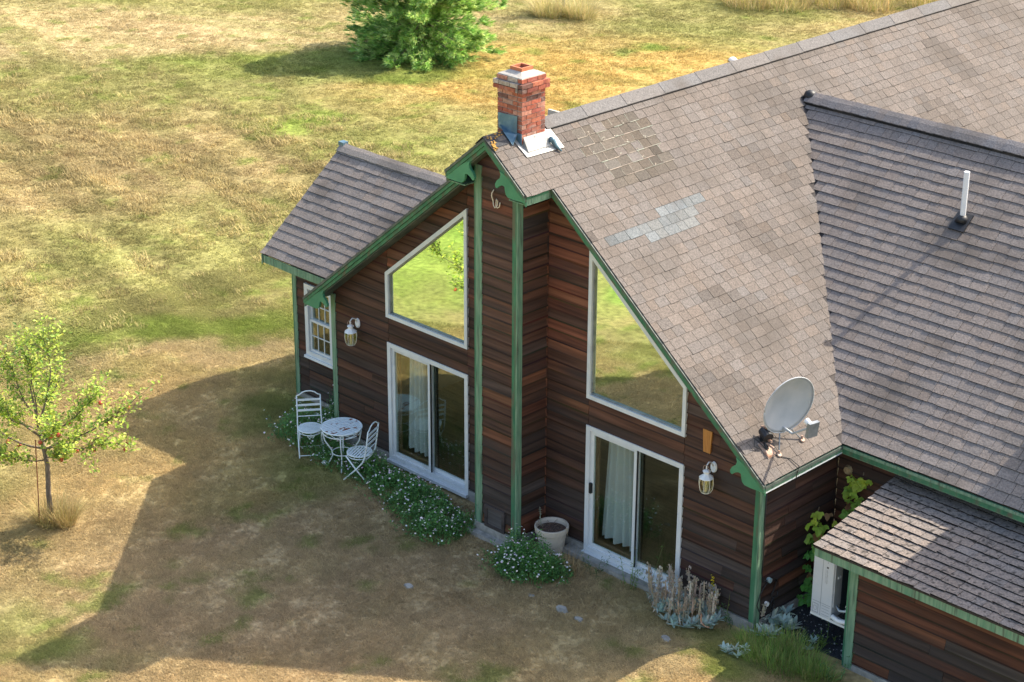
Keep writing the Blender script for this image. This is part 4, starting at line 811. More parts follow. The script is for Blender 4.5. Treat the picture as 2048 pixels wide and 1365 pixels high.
# silver lamb's ears with dry flower spikes
SIL = ((0.30, 0.38, 0.34), (0.36, 0.43, 0.385), (0.24, 0.32, 0.29)); SPK = ((0.40, 0.34, 0.265), (0.48, 0.42, 0.335), (0.33, 0.275, 0.21))
def silver(x, y, ra, rb, nros, label, spikes, seed, big=1.0):
    random.seed(seed); t = thing('silver_leaf_plant', (x, y, G), label, 'plant')
    for k in range(nros):
        a = random.uniform(0, 6.283); q = math.sqrt(random.random()); c = Vector((x+ra*q*math.cos(a), y+rb*q*math.sin(a), G+random.uniform(0.02, 0.12))); mb = MB()
        for j in range(9):
            b = j*0.698*2.6+random.uniform(-.3, .3); d = Vector((math.cos(b), math.sin(b), random.uniform(0.2, 1.1))); leaf(mb, c, d, (0, 0, 1), random.uniform(0.10, 0.17)*big, random.uniform(0.035, 0.052)*big, tv(random.choice(SIL), 0.18))
        mb.build('leaf_rosette', LEAF, t)
    for k in range(spikes):
        a = random.uniform(0, 6.283); q = math.sqrt(random.random()); c = Vector((x+ra*0.9*q*math.cos(a), y+rb*0.9*q*math.sin(a), G)); h = random.uniform(0.42, 0.70); d = Vector((random.gauss(0, 0.07), random.gauss(0, 0.07), 1)); mb = MB(); col = random.choice(SPK)
        mb.tube([c, c+d*h], [0.006, 0.004], 5, tv(col, 0.1))
        mb.tube([c+d*h*0.48, c+d*h*0.6, c+d*h*0.85, c+d*h], [0.006, 0.017, 0.014, 0.004], 7, tv(col, 0.1))
        for j in range(30):
            f = random.uniform(0.5, 1.0); r_ = 0.028*(1.15-abs(f-0.75)*1.6); b = random.uniform(0, 6.283); p = c+d*h*f+Vector((math.cos(b), math.sin(b), 0))*r_; leaf(mb, p-Vector((0, 0, 0.012)), Vector((math.cos(b)*0.5, math.sin(b)*0.5, 0.9)), Vector((math.cos(b), math.sin(b), 0)), 0.040, 0.030, tv(col, 0.2))
        for j in range(4):
            f = random.uniform(0.12, 0.5); b = random.uniform(0, 6.283); leaf(mb, c+d*h*f, Vector((math.cos(b)*0.6, math.sin(b)*0.6, -0.7)), (0, 0, 1), 0.09, 0.024, tv(random.choice(SPK+SIL[:1]), 0.2))
        mb.build('flower_spike', STRAW, t)
    return t
silver(3.42, -0.36, 0.62, 0.36, 44, 'silver-leaved clump bristling with dry beige flower spikes beside the right sliding door', 38, 41)
silver(4.58, 0.30, 0.24, 0.34, 20, 'silver-leaved plant without spikes at the foot of the house corner post', 1, 42, 1.3)
silver(4.55, -0.62, 0.22, 0.16, 7, 'small silver-leaved plant at the edge of the long green grass', 0, 43, 0.8)
silver(5.32, 0.22, 0.08, 0.08, 2, 'tiny silver-leaved seedling in the dark gravel', 0, 44, 0.8)
# long grass by the lean-to, dry clumps, tall straw at the field's edge
def clump(name, pts, n, h, cols, label, cat, kind=None, seed=1, w=0.006, lean=0.55, up=1.0):
    random.seed(seed); mb = MB()
    for k in range(n):
        cx, cy, ra, rb = random.choice(pts); a = random.uniform(0, 6.283); q = math.sqrt(random.random()); x, y = cx+ra*q*math.cos(a), cy+rb*q*math.sin(a)
        d = Vector((math.cos(a)*lean*q+random.gauss(0, 0.25), math.sin(a)*lean*q+random.gauss(0, 0.25), up)); blade(mb, (x, y, gz(x, y)-0.01), d, h*random.uniform(0.5, 1.1), w, tv(random.choice(cols)), random.uniform(0.3, 0.9), 4)
    o = mb.build(name, STRAW, None); return tag(o, label, cat, kind=kind)
SC1 = ((0.36, 0.28, 0.12), (0.44, 0.35, 0.17), (0.28, 0.21, 0.09), (0.30, 0.27, 0.10))
clump('long_green_grass', [(4.75, -0.30, 0.35, 0.3), (5.1, 0.0, 0.4, 0.28), (5.4, -0.25, 0.45, 0.25), (5.75, -0.35, 0.3, 0.2), (5.2, -0.55, 0.5, 0.2)], 3000, 0.27, ((0.17, 0.27, 0.05), (0.21, 0.30, 0.06), (0.27, 0.26, 0.09), (0.12, 0.21, 0.045)), 'long uncut green grass between the house corner and the lean-to', 'grass', 'stuff', 51)
clump('dry_grass_clump', [(-5.79, -4.85, 0.22, 0.2), (-5.54, -4.71, 0.15, 0.15)], 900, 0.52, SC1, 'straw-coloured grass clump round the foot of the apple tree', 'grass', None, 52)
clump('dry_grass_clump', [(-22.2, 23.8, 0.55, 0.5), (-21.4, 24.3, 0.55, 0.45)], 1500, 0.8, ((0.44, 0.39, 0.2), (0.5, 0.44, 0.24), (0.34, 0.32, 0.12)), 'tall pale grass clump round a thin white trunk at the top edge', 'grass', None, 53, w=0.012)
clump('tall_dry_grass', [(-18.6+0.93*k+random.uniform(-.3, .3), 28.9+0.95*k+random.uniform(-.4, .4), 0.8, 0.6) for k in range(9)]+[(-19.6+0.93*k, 30.2+0.95*k, 1.0, 0.8) for k in range(9)], 7500, 1.0, ((0.50, 0.42, 0.24), (0.44, 0.35, 0.18), (0.36, 0.31, 0.12), (0.3, 0.3, 0.1)), 'belt of tall dry meadow grass along the far field edge', 'grass', 'stuff', 54, w=0.014, lean=0.4)
clump('pale_weed_tuft', [(1.55, -0.62, 0.14, 0.1)], 70, 0.42, ((0.36, 0.24, 0.12), (0.3, 0.22, 0.11)), 'thin dry straw tuft left of the right sliding door', 'grass', None, 55)

# ---------------------------------------------------------------- climbing vines in the recess
def vine(x, y, h, n, label, seed, sp=0.16):
    random.seed(seed); t = thing('climbing_vine', (x, y, G), label, 'vine'); mb = MB(); st = [Vector((x, y, G))]
    while st[-1].z < G+h: st.append(st[-1]+Vector((random.gauss(0, 0.02), random.gauss(0, 0.02), 0.09)))
    mb.tube(st, 0.008, 5, (1, 1, 1)); mb.build('stem', BARK, t)
    for k in range(n):
        f = random.random()**0.85; p = st[int(f*(len(st)-1))]+Vector((random.gauss(0, sp*0.5), random.gauss(0, sp*0.5)-0.03, random.uniform(-0.05, 0.05)))
        g = 0.0 if f < 0.62 else (f-0.62)/0.38; col = (0.09+0.30*g, 0.25+0.24*g, 0.05+0.012*g)  # upper leaves turn brighter: sunlight on the top painted into their colour
        if random.random() < 0.06: col = (0.22, 0.12, 0.06)
        m = MB(); c = tv(col, 0.22); d = Vector((random.gauss(0, 0.6), -0.7, random.uniform(-1.0, 0.0))).normalized(); nn_ = Vector((random.gauss(0.2, 0.35), -0.5, 0.8)); L = random.uniform(0.085, 0.15)
        leaf(m, p, d, nn_, L, L*0.75, c)
        s_ = d.cross(nn_).normalized()
        leaf(m, p, d*0.5+s_, nn_, L*0.7, L*0.5, c); leaf(m, p, d*0.5-s_, nn_, L*0.7, L*0.5, c); m.build('leaf', LEAF, t)
vine(4.62, 1.22, 1.52, 95, 'lower green climbing vine on the shaded side wall, left of the white outdoor unit', 61)
vine(4.83, 1.62, 2.02, 120, 'taller climbing vine with yellow-green top coloured as if sunlit in the recess corner', 62)

# dark gravel bed with pale chips
mb = MB(); A = [(4.47, 0.62), (4.62, 0.35), (5.0, 0.22), (5.82, 0.30), (5.82, 1.74), (4.47, 1.74)]
mb.prism([(x, y, G-0.02) for x, y in A], [(x, y, G+0.022) for x, y in A]); gb = mb.build('gravel_bed', mat('dark_gravel', (0.012, 0.014, 0.018), (0.045, 0.05, 0.058), scale=60, rough=0.9, bump=1.0), None); gb['kind'] = 'structure'
random.seed(66); mb = MB()
for k in range(1500):
    x, y = random.uniform(4.48, 5.8), random.uniform(0.3, 1.72)
    if y < 0.62-(x-4.47)*0.8: continue
    s_ = random.uniform(0.006, 0.016); pale = random.random() < 0.16; t_ = tv((0.45, 0.47, 0.48), 0.2) if pale else tv((0.03, 0.034, 0.042), 0.4)
    c = Vector((x, y, G+0.024)); a = random.uniform(0, 3); d = Vector((math.cos(a), math.sin(a), 0))*s_; e = Vector((-d.y, d.x, 0))*0.7
    mb.hexa([c-d, c-e, c+d, c+e, c-d*0.6+Vector((0, 0, s_)), c-e*0.6+Vector((0, 0, s_)), c+d*0.6+Vector((0, 0, s_)), c+e*0.6+Vector((0, 0, s_))], t_)
tag(mb.build('gravel', mat('gravel_stone', (0.8, 0.8, 0.8), (1.2, 1.2, 1.2), scale=30, rough=0.9, tint=True), None), 'dark gravel with scattered white chips under the outdoor unit', 'gravel', kind='stuff')

# ---------------------------------------------------------------- trees
def branchset(mb, p0, d0, L, r, seg=6, wob=0.12, upw=0.06):
    pts = [Vector(p0)]; d = Vector(d0).normalized()
    for i in range(seg): d = (d+Vector((random.gauss(0, wob), random.gauss(0, wob), random.gauss(0, wob)+upw))).normalized(); pts.append(pts[-1]+d*L/seg)
    mb.tube(pts, [r*(1-0.8*i/seg) for i in range(seg+1)], 6); return pts
random.seed(71); tx, ty = -5.748, -4.807
G0, G = G, gz(tx, ty)-0.0
t = thing('apple_tree', (tx, ty, G), 'young apple tree with red fruit and a thin stake at the left edge', 'tree')
mb = MB(); trunk = [Vector((tx, ty, G-0.05)), Vector((tx-0.02, ty-0.01, G+0.5)), Vector((tx+0.0, ty+0.01, G+1.0)), Vector((tx-0.03, ty-0.02, G+1.35)), Vector((tx-0.08, ty-0.05, G+1.8)), Vector((tx-0.1, ty-0.1, G+2.4))]
mb.tube(trunk, [0.05, 0.042, 0.038, 0.034, 0.022, 0.008], 8)
RI, DE = Vector((0.714, 0.70, 0)), Vector((-0.70, 0.714, 0)); limbs = []
for (st, di, L, r) in ((1.25, RI*1.0+Vector((0, 0, 0.28)), 1.45, 0.02), (1.45, RI*0.9+Vector((0, 0, 0.75)), 1.35, 0.018), (1.7, RI*0.42+DE*0.1+Vector((0, 0, 1)), 1.55, 0.02), (1.3, -RI*1.0+Vector((0, 0, 0.25)), 1.35, 0.02), (1.5, -RI*0.9+Vector((0, 0, 0.8)), 1.5, 0.02),
                       (1.75, -RI*0.45-DE*0.2+Vector((0, 0, 1)), 1.45, 0.018), (1.35, DE*0.9+Vector((0, 0, 0.5)), 1.1, 0.016), (1.4, -DE*0.9+RI*0.2+Vector((0, 0, 0.4)), 1.0, 0.016), (1.6, -DE*0.6-RI*0.6+Vector((0, 0, 0.6)), 1.1, 0.015), (1.15, RI*0.8-DE*0.5+Vector((0, 0, 0.02)), 0.75, 0.012), (1.1, -RI*0.75-DE*0.4+Vector((0, 0, 0.1)), 0.8, 0.012), (1.85, Vector((0, 0, 1)), 0.95, 0.015), (1.3, RI*1.0-DE*0.25+Vector((0, 0, 0.10)), 1.4, 0.016)):
    h = st; i = 3 if h > 1.35 else 2; base = Vector((tx-0.03-0.06*max(0, h-1.3), ty-0.02-0.05*max(0, h-1.3), G+h)); limbs.append(branchset(mb, base, di, L, r, 7, 0.10, 0.05))
twigs = []
for lb in limbs:
    for k in range(12): i = random.randint(2, len(lb)-1); d = (lb[i]-lb[i-1]).normalized()+rdir(0.5)*0.9; twigs.append(branchset(mb, lb[i], d, random.uniform(0.3, 0.65), 0.006, 5, 0.15, 0.08))
mb.build('trunk', BARK, t, smooth=True)
mb = MB(); LC = ((0.20, 0.28, 0.04), (0.26, 0.33, 0.045), (0.11, 0.18, 0.03), (0.32, 0.36, 0.07))
for tw in twigs+[lb[3:] for lb in limbs]:
    for k in range(34):
        i = random.randint(0, len(tw)-1); p = tw[i]+Vector((random.gauss(0, 0.05), random.gauss(0, 0.05), random.gauss(0, 0.05))); leaf(mb, p, rdir(0.35), (random.uniform(-.6, .6), random.uniform(-.6, .6), 1), random.uniform(0.055, 0.095), random.uniform(0.028, 0.046), tv(random.choice(LC), 0.25))
mb.build('crown', LEAF, t)
spots = [(320, 690), (328, 683), (203, 880), (213, 882), (118, 893), (155, 881), (171, 882), (130, 878), (43, 892), (107, 830), (41, 838), (43, 787), (78, 780), (134, 832), (165, 867), (181, 896), (217, 905), (254, 911), (97, 873), (24, 895)]
lowl = [p for lb in (limbs[0], limbs[3], limbs[9], limbs[12], limbs[7], limbs[1], limbs[8]) for p in lb[2:]]
for k in range(22):
    p = random.choice(lowl)+Vector((random.gauss(0, 0.06), random.gauss(0, 0.06), -0.05)); m = MB(); m.lathe([(0, -0.034), (0.022, -0.03), (0.036, -0.008), (0.034, 0.012), (0.018, 0.028), (0, 0.022)], p, 8, tv((1, 1, 1), 0.1)); m.build('apple', APPLE, t, smooth=True)
mb = MB(); s0 = Vector((tx-0.12, ty-0.16, G)); mb.tube([s0, s0+Vector((0.02, 0.06, 1.45))], 0.010, 6); tag(mb.build('garden_stake', REDST, None), 'thin rusty stake standing beside the apple tree trunk', 'stake')
G = G0
# big soft pine beyond the chimney
random.seed(72); qx, qy = -21.8, 18.2; t = thing('pine_tree', (qx, qy, G), 'large dense blue-green pine with drooping skirts beyond the chimney', 'tree')
mb = MB(); mb.tube([(qx, qy, G-0.1), (qx, qy, G+3), (qx, qy, G+5.0)], [0.16, 0.11, 0.015], 8); mn = MB(); PC = ((0.16, 0.28, 0.065), (0.23, 0.36, 0.085), (0.11, 0.21, 0.05), (0.38, 0.48, 0.18))
def tuft(mb, p, d, L, n, c):
    p, d = Vector(p), Vector(d).normalized(); a = d.orthogonal().normalized(); b = d.cross(a)
    for k in range(n):
        an = random.uniform(0, 6.283); sp = random.uniform(0.25, 0.95); e = (d+(a*math.cos(an)+b*math.sin(an))*sp).normalized()*L*random.uniform(0.7, 1.1); s_ = e.cross(d); s_ = (s_.normalized() if s_.length > 1e-5 else a)*0.012; q = len(mb.v); o_ = p+d*random.uniform(-0.3, 0.3)*L
        mb.v += [tuple(o_-s_), tuple(o_+s_), tuple(o_+e)]; mb.f.append((q, q+1, q+2)); mb.t.append(tv(c, 0.18))
z = 0.15
while z < 4.95:
    R_ = 2.45*(1-z/5.15)**0.75+0.12 if z > 0.7 else 2.0+0.4*z; nb = 13 if z < 3 else 10
    for k in range(nb):
        a = k*6.283/nb+random.uniform(-.35, .35); Lb = R_*random.uniform(0.80, 1.08); pts = [Vector((qx, qy, G+z+random.uniform(-.1, .1)))]; dz = 0.22 if z > 1 else 0.02
        for i in range(6): f = (i+1)/6; pts.append(pts[0]+Vector((math.cos(a)*Lb*f, math.sin(a)*Lb*f, Lb*(dz*f-0.22*f*f+0.10*f**3))))
        mb.tube(pts, [0.03*(1-0.8*i/6) for i in range(7)], 5)
        for i in range(1, 7):
            nt_ = 8 if i < 3 else 17
            for j in range(nt_):
                f = random.random(); p = pts[i-1].lerp(pts[i], f); side = random.choice((-1, 1)); sd = Vector((-math.sin(a), math.cos(a), 0))*side*random.uniform(0, 0.42)*(1.2-0.12*i); out = (pts[i]-pts[i-1]).normalized(); p = p+sd*0.9+out*random.uniform(0, 0.1)+Vector((0, 0, random.gauss(0, 0.07)))
                tuft(mn, p, out+sd*1.2+Vector((0, 0, 0.35)), random.uniform(0.15, 0.23), 15, random.choice(PC))
    z += 0.36 if z < 3 else 0.5
mb.build('trunk', BARK, t, smooth=True); mn.build('crown', NEEDLE, t)
# thin pale tree whose foot shows at the top edge
random.seed(73); bx, by = -21.95, 24.2; t = thing('young_birch', (bx, by, G), 'thin pale-barked young tree rising out of a tall grass clump at the top edge', 'tree')
mb = MB(); mb.tube([(bx, by, G), (bx+0.03, by, G+1.2), (bx-0.02, by+0.05, G+2.6)], [0.05, 0.04, 0.012], 7); lm = [branchset(mb, (bx, by, G+1.4+0.15*k), rdir(0.9), 0.9, 0.012, 4) for k in range(7)]
mb.build('trunk', mat('pale_bark', (0.55, 0.5, 0.46), (0.66, 0.62, 0.58), scale=8, rough=0.9), t, smooth=True); mb = MB()
for lb in lm:
    for k in range(60): leaf(mb, random.choice(lb[1:])+Vector((random.gauss(0, .1), random.gauss(0, .1), random.gauss(0, .1))), rdir(0.2), (0, 0, 1), 0.07, 0.04, tv(LC[0]))
mb.build('crown', LEAF, t)

# ---------------------------------------------------------------- garden furniture
CH1, CH2, TB = (-4.30, -0.70, G), (-3.06, -0.71, G), (-3.57, -0.64, G)
def scroll(mb, c, U, W, r, turns, th, n=26, a0=0.0, sg=1):
    mb.tube([Vector(c)+(Vector(U)*math.cos(a0+sg*k/n*turns*6.283)+Vector(W)*math.sin(a0+sg*k/n*turns*6.283))*r*(1-0.75*k/n) for k in range(n+1)], th, 5)
def chair(loc, rz, label):
    """folding bistro chair, sitter faces local -y"""
    t = thing('garden_chair', loc, label, 'chair', 'folding iron chairs by the round table', rz); X3, Y3, Z3 = Vector((1, 0, 0)), Vector((0, 1, 0)), Vector((0, 0, 1)); B = lambda m, n, **k: m.build(n, IRON, t, local=True, **k)
    m = MB(); m.tube([(0.20*math.cos(a*6.283/28), 0.20*math.sin(a*6.283/28), 0.45) for a in range(29)], 0.011, 6); sr = B(m, 'seat_ring', smooth=True)
    m = MB(); m.tube([(0.19*math.cos(a*6.283/28), 0.19*math.sin(a*6.283/28), 0.40) for a in range(29)], 0.008, 6); m.build('seat_apron', IRON, sr, smooth=True, local=True)
    for k in range(8):
        x = -0.165+k*0.047; h = math.sqrt(max(0.2**2-x*x, 0))-0.004; m = MB(); m.box((-h, x-0.014, 0.452), (h, x+0.014, 0.459)); m.build('seat_slat', IRON, sr, local=True)
    m = MB()
    for a in (0, 90, 180, 270, 45, 135, 225, 315): m.tube([(0.195*math.cos(rad(a)), 0.195*math.sin(rad(a)), 0.45), (0.19*math.cos(rad(a)), 0.19*math.sin(rad(a)), 0.40)], 0.006, 5)
    for sx in (-1, 1): scroll(m, (sx*0.03, -0.195, 0.375), X3*sx, Z3, 0.030, 1.4, 0.005)
    m.build('apron_scroll', IRON, sr, smooth=True, local=True)
    for s in (-1, 1):   # back post runs down, crosses under the seat and becomes the front foot
        m = MB(); m.tube([(s*0.195, 0.255, 0.93), (s*0.195, 0.215, 0.62), (s*0.20, 0.185, 0.46), (s*0.20, 0.14, 0.36), (s*0.20, 0.02, 0.22), (s*0.20, -0.20, 0.0)], 0.0125, 6); B(m, 'back_post', smooth=True)
        m = MB(); m.tube([(s*0.18, -0.16, 0.43), (s*0.18, 0.0, 0.235), (s*0.18, 0.21, 0.0)], 0.0125, 6); B(m, 'leg', smooth=True)
    m = MB(); m.tube([(-0.19, 0.20, 0.02), (0.19, 0.20, 0.02)], 0.008, 5); m.tube([(-0.2, -0.17, 0.03), (0.2, -0.17, 0.03)], 0.008, 5); B(m, 'stretcher')
    m = MB(); m.tube([(-0.195, 0.255, 0.93), (-0.15, 0.256, 0.945), (-0.10, 0.257, 0.985), (-0.04, 0.258, 1.005), (0.04, 0.258, 1.005), (0.10, 0.257, 0.985), (0.15, 0.256, 0.945), (0.195, 0.255, 0.93)], 0.0105, 6); B(m, 'top_rail', smooth=True)
    for z, hh in ((0.855, 0.017), (0.765, 0.017), (0.675, 0.017), (0.575, 0.006)):
        y = 0.215+(z-0.62)*0.13; m = MB(); m.box((-0.19, y-0.005, z-hh), (0.19, y+0.005, z+hh)); B(m, 'back_slat')
    return t
chair(CH1, rad(53), 'white iron folding chair with its back to the wing, left of the round table')
chair(CH2, rad(-67), 'white iron folding chair in side view, between the round table and the left sliding door')
t = thing('garden_table', TB, 'round white iron garden table with rust-stained slats between two chairs', 'table', None, rad(0)); B = lambda m, n, mm=IRON, **k: m.build(n, mm, t, local=True, **k)
m = MB(); m.tube([(0.33*math.cos(a*6.283/36), 0.33*math.sin(a*6.283/36), 0.70) for a in range(37)], 0.013, 6); rg = B(m, 'rim', smooth=True)
sa = rad(83)
for k in range(12):
    x = -0.29+k*0.0527; h = math.sqrt(0.33**2-x*x)-0.006; m = MB(); M_ = Matrix.Rotation(sa-math.pi/2, 4, 'Z'); m.box((x-0.019, -h, 0.702), (x+0.019, h, 0.709), M=M_); m.build('table_slat', IRONR if 3 <= k <= 8 else IRON, rg, local=True)
m = MB(); m.tube([(0.31*math.cos(a*6.283/36), 0.31*math.sin(a*6.283/36), 0.62) for a in range(37)], 0.009, 6)
m.tube([((0.32+0.006*math.sin(a*6.283/4))*math.cos(a*6.283/48), 0.32*math.sin(a*6.283/48), 0.66+0.025*math.sin(a*6.283/6)) for a in range(49)], 0.006, 5); B(m, 'apron', smooth=True)
for k in range(4):
    a = rad(45+90*k); d = Vector((math.cos(a), math.sin(a), 0)); m = MB(); m.tube([d*0.25+Vector((0, 0, 0.69)), d*0.31+Vector((0, 0, 0.60)), d*0.28+Vector((0, 0, 0.45)), d*0.17+Vector((0, 0, 0.28)), d*0.16+Vector((0, 0, 0.18)), d*0.22+Vector((0, 0, 0.06)), d*0.27], 0.0115, 6)
    scroll(m, d*0.20+Vector((0, 0, 0.60)), d, (0, 0, 1), 0.055, 1.2, 0.008, sg=-1); scroll(m, d*0.30+Vector((0, 0, 0.04)), d, (0, 0, 1), 0.045, 1.2, 0.008, a0=3.1, sg=-1); B(m, 'leg', smooth=True)
m = MB(); m.tube([(0.165*math.cos(a*6.283/24), 0.165*math.sin(a*6.283/24), 0.25) for a in range(25)], 0.008, 5); B(m, 'leg_ring', smooth=True)
# flower pot
x, y = 0.80, -0.28; t = thing('flower_pot', (x, y, G), 'large cream flower pot with dead stems beside the chimney chase', 'flower pot')
m = MB(); m.lathe([(0, 0.0), (0.17, 0.0), (0.185, 0.02), (0.225, 0.30), (0.228, 0.305), (0.232, 0.33), (0.250, 0.335), (0.255, 0.345), (0.262, 0.42), (0.258, 0.43), (0.238, 0.43), (0.230, 0.40), (0.222, 0.33), (0, 0.33)], (x, y, G), 32); m.build('pot_body', POTM, t, smooth=False)
m = MB(); m.lathe([(0.226, 0.352), (0.15, 0.372), (0, 0.38)], (x, y, G), 24); m.build('soil', SOIL, t, smooth=True)
random.seed(81); m = MB()
for k in range(60): a = random.uniform(0, 6.283); q = 0.19*math.sqrt(random.random()); p = Vector((x-0.03+q*math.cos(a), y+q*math.sin(a), G+0.37)); blade(m, p, rdir(0.7), random.uniform(0.05, 0.16), 0.007, tv(random.choice([(0.22, 0.12, 0.09), (0.30, 0.24, 0.17), (0.15, 0.08, 0.06)])), 0.6, 3)
p = Vector((x-0.16, y-0.06, G+0.37)); m.tube([p, p+Vector((-0.02, 0, 0.15)), p+Vector((-0.04, 0.01, 0.30))], [0.006, 0.005, 0.004], 5, (0.25, 0.27, 0.2))
for k in range(26): leaf(m, p+Vector((-0.03, 0.005, random.uniform(0.08, 0.31))), rdir(0.4), (0, 0, 1), 0.03, 0.014, tv((0.25, 0.29, 0.22)))
m.tube([Vector((x+0.22, y+0.05, G+0.40)), Vector((x+0.27, y+0.03, G+0.47)), Vector((x+0.31, y+0.01, G+0.44)), Vector((x+0.32, y, G+0.36))], 0.004, 5, (0.33, 0.25, 0.16)); m.build('dead_plant', STRAW, t)

# ---------------------------------------------------------------- lanterns, outlet, cable, dish, outdoor unit
def lantern(x, z, label):
    t = thing('wall_lantern', (x, -0.03, z), label, 'wall lantern', 'white wall lanterns'); c = Vector((x, -0.19, z-0.06))
    m = MB(); pl = [(x+0.055*math.cos(a*0.3927), z+0.10+0.085*math.sin(a*0.3927)) for a in range(16)]; m.prism([(u, -0.03, v) for u, v in pl], [(u*0.85+x*0.15, -0.052, v*0.9+(z+0.1)*0.1) for u, v in pl]); m.build('back_plate', PLAST, t)
    m = MB(); m.tube([(x, -0.05, z+0.12), (x, -0.09, z+0.19), (x, -0.15, z+0.215), (x, -0.195, z+0.18), (x, -0.195, z+0.10)], 0.010, 6); m.build('arm', PLAST, t, smooth=True)
    m = MB(); m.tube([(x+0.055*math.cos(a*0.4189), -0.20, z+0.125+0.06*math.sin(a*0.4189)) for a in range(16)], 0.0045, 5); m.build('ring', RUSTY, t, smooth=True)
    m = MB(); m.lathe([(0, 0.175), (0.03, 0.175), (0.058, 0.155), (0.056, 0.145), (0.034, 0.125), (0.036, 0.112), (0.10, 0.062), (0.106, 0.05), (0.098, 0.046), (0, 0.05)], c, 8, ph=0.39); m.build('lantern_top', PLAST, t)
    pr = [(0.098, 0.046), (0.105, -0.03), (0.092, -0.12), (0.066, -0.165)]; fr = MB()
    for k in range(8):
        a, b = 0.39+k*math.pi/4, 0.39+(k+1)*math.pi/4; g = MB()
        for i in range(3):
            (r0, z0), (r1, z1) = pr[i], pr[i+1]; q = lambda r_, an, zz, s_: c+Vector((r_*s_*math.cos(an), r_*s_*math.sin(an), zz)); e = 0.035
            g.hexa([q(r0, a+e, z0, .96), q(r0, b-e, z0, .96), q(r1, b-e, z1, .96), q(r1, a+e, z1, .96), q(r0, a+e, z0, .985), q(r0, b-e, z0, .985), q(r1, b-e, z1, .985), q(r1, a+e, z1, .985)])
        if k in (0, 1, 2, 3, 4, 5, 6, 7): g.build('glass_pane', PANE_W, t)
        fr.tube([c+Vector((r_*math.cos(a), r_*math.sin(a), zz)) for r_, zz in pr], 0.005, 5)
    fr.lathe([(0.066, -0.163), (0.07, -0.17), (0, -0.178)], c, 8, ph=0.39); fr.build('lantern_frame', mat('lantern_frame_paint', (0.6, 0.58, 0.5), (0.7, 0.68, 0.6), rough=0.6), t)
    m = MB(); m.lathe([(0.02, -0.17), (0.02, -0.07), (0.012, -0.068), (0.012, -0.02), (0.03, 0.01), (0.022, 0.035), (0, 0.04)], c, 10); m.build('bulb', mat('cream_bulb', (0.75, 0.66, 0.4), (0.8, 0.7, 0.45), rough=0.4), t, smooth=True)
lantern(-3.80, 1.98, 'white wall lantern left of the left sliding door'); lantern(3.62, 2.02, 'white wall lantern right of the right sliding door, under the orange cedar block')
t = thing('wall_outlet', (3.70, -0.03, 0.21), 'small white electrical outlet low on the front wall near the right corner', 'outlet')
m = MB(); m.box((3.64, -0.05, 0.155), (3.77, -0.027, 0.275)); m.build('cover_plate', mat('grey_cover', (0.55, 0.56, 0.55), (0.62, 0.63, 0.62), rough=0.5), t); m = MB(); m.box((3.675, -0.058, 0.185), (3.735, -0.051, 0.245)); m.build('socket', PLAST, t); m = MB(); m.box((3.695, -0.062, 0.205), (3.715, -0.0585, 0.225)); m.build('socket_slot', DARK, t)
t = thing('wall_cable', (4.47, 0.3, 0.25), 'looped black cable with two small fittings on the side wall by the corner post', 'cable'); xx = 4.475
m = MB(); m.tube([(xx, y, z) for y, z in ((0.06, 2.2), (0.05, 1.6), (0.07, 1.1), (0.06, 0.75), (0.10, 0.60), (0.24, 0.57), (0.36, 0.56), (0.42, 0.50), (0.36, 0.36), (0.30, 0.30), (0.36, 0.22), (0.40, 0.10), (0.34, 0.05), (0.29, 0.14), (0.36, 0.24), (0.45, 0.22), (0.46, 0.30))], 0.009, 5); m.tube([(xx, y, z) for y, z in ((0.20, 0.56), (0.05, 0.42), (-0.01, 0.26), (0.05, 0.14), (0.10, 0.22))], 0.008, 5); m.tube([(xx, y, z) for y, z in ((0.38, 0.12), (0.34, -0.05), (0.20, -0.15), (0.08, -0.19))], 0.007, 5); m.build('cable_loop', DARK, t, smooth=True)
m = MB(); m.tube([(4.455, 0.23, 0.575), (4.51, 0.23, 0.575)], 0.038, 8); m.build('cable_fitting', mat('blue_grey_fitting', (0.2, 0.36, 0.42), (0.35, 0.4, 0.42), scale=20, rough=0.4), t); m = MB(); m.tube([(4.455, 0.21, 0.20), (4.50, 0.21, 0.20)], 0.035, 8); m.build('tap_fitting', PLAST, t)
# satellite dish on the roof corner
BX, BY, JN = 4.42, 0.05, Vector((4.37, 0.10, 2.83))
t = thing('satellite_dish', (4.28, 0.10, 2.75), 'pale grey satellite dish on braced struts on the right roof corner', 'satellite dish'); dc = Vector((4.53, 0.36, 3.23)); dn = Vector((0.94, -0.21, -0.14)).normalized()
du = Vector((0, 0, 1)); du = (du-dn*du.dot(dn)).normalized(); dv = dn.cross(du); m = MB(); RR = 0.425; nr, na = 10, 40; D_ = 0.11
def dpt(r_, a, off): return dc+(du*math.sin(a)*r_+dv*math.cos(a)*r_)+dn*(D_*(r_/RR)**2-D_+off)
front = [dpt(RR*i/nr, 6.283*j/na, 0) for i in range(1, nr+1) for j in range(na)]; back = [dpt(RR*i/nr, 6.283*j/na, -0.012) for i in range(1, nr+1) for j in range(na)]
k0 = len(front); F = []
for i in range(nr-1):
    for j in range(na): j2 = (j+1) % na; F.append((i*na+j, i*na+j2, (i+1)*na+j2, (i+1)*na+j)); F.append((k0+i*na+j, k0+(i+1)*na+j, k0+(i+1)*na+j2, k0+i*na+j2))
for j in range(na): j2 = (j+1) % na; F.append(((nr-1)*na+j, (nr-1)*na+j2, k0+(nr-1)*na+j2, k0+(nr-1)*na+j)); F.append((2*k0, j2, j)); F.append((2*k0+1, k0+j, k0+j2))
m.mesh(front+back+[dpt(0, 0, 0), dpt(0, 0, -0.012)], F); m.build('reflector', DISH, t, smooth=True)
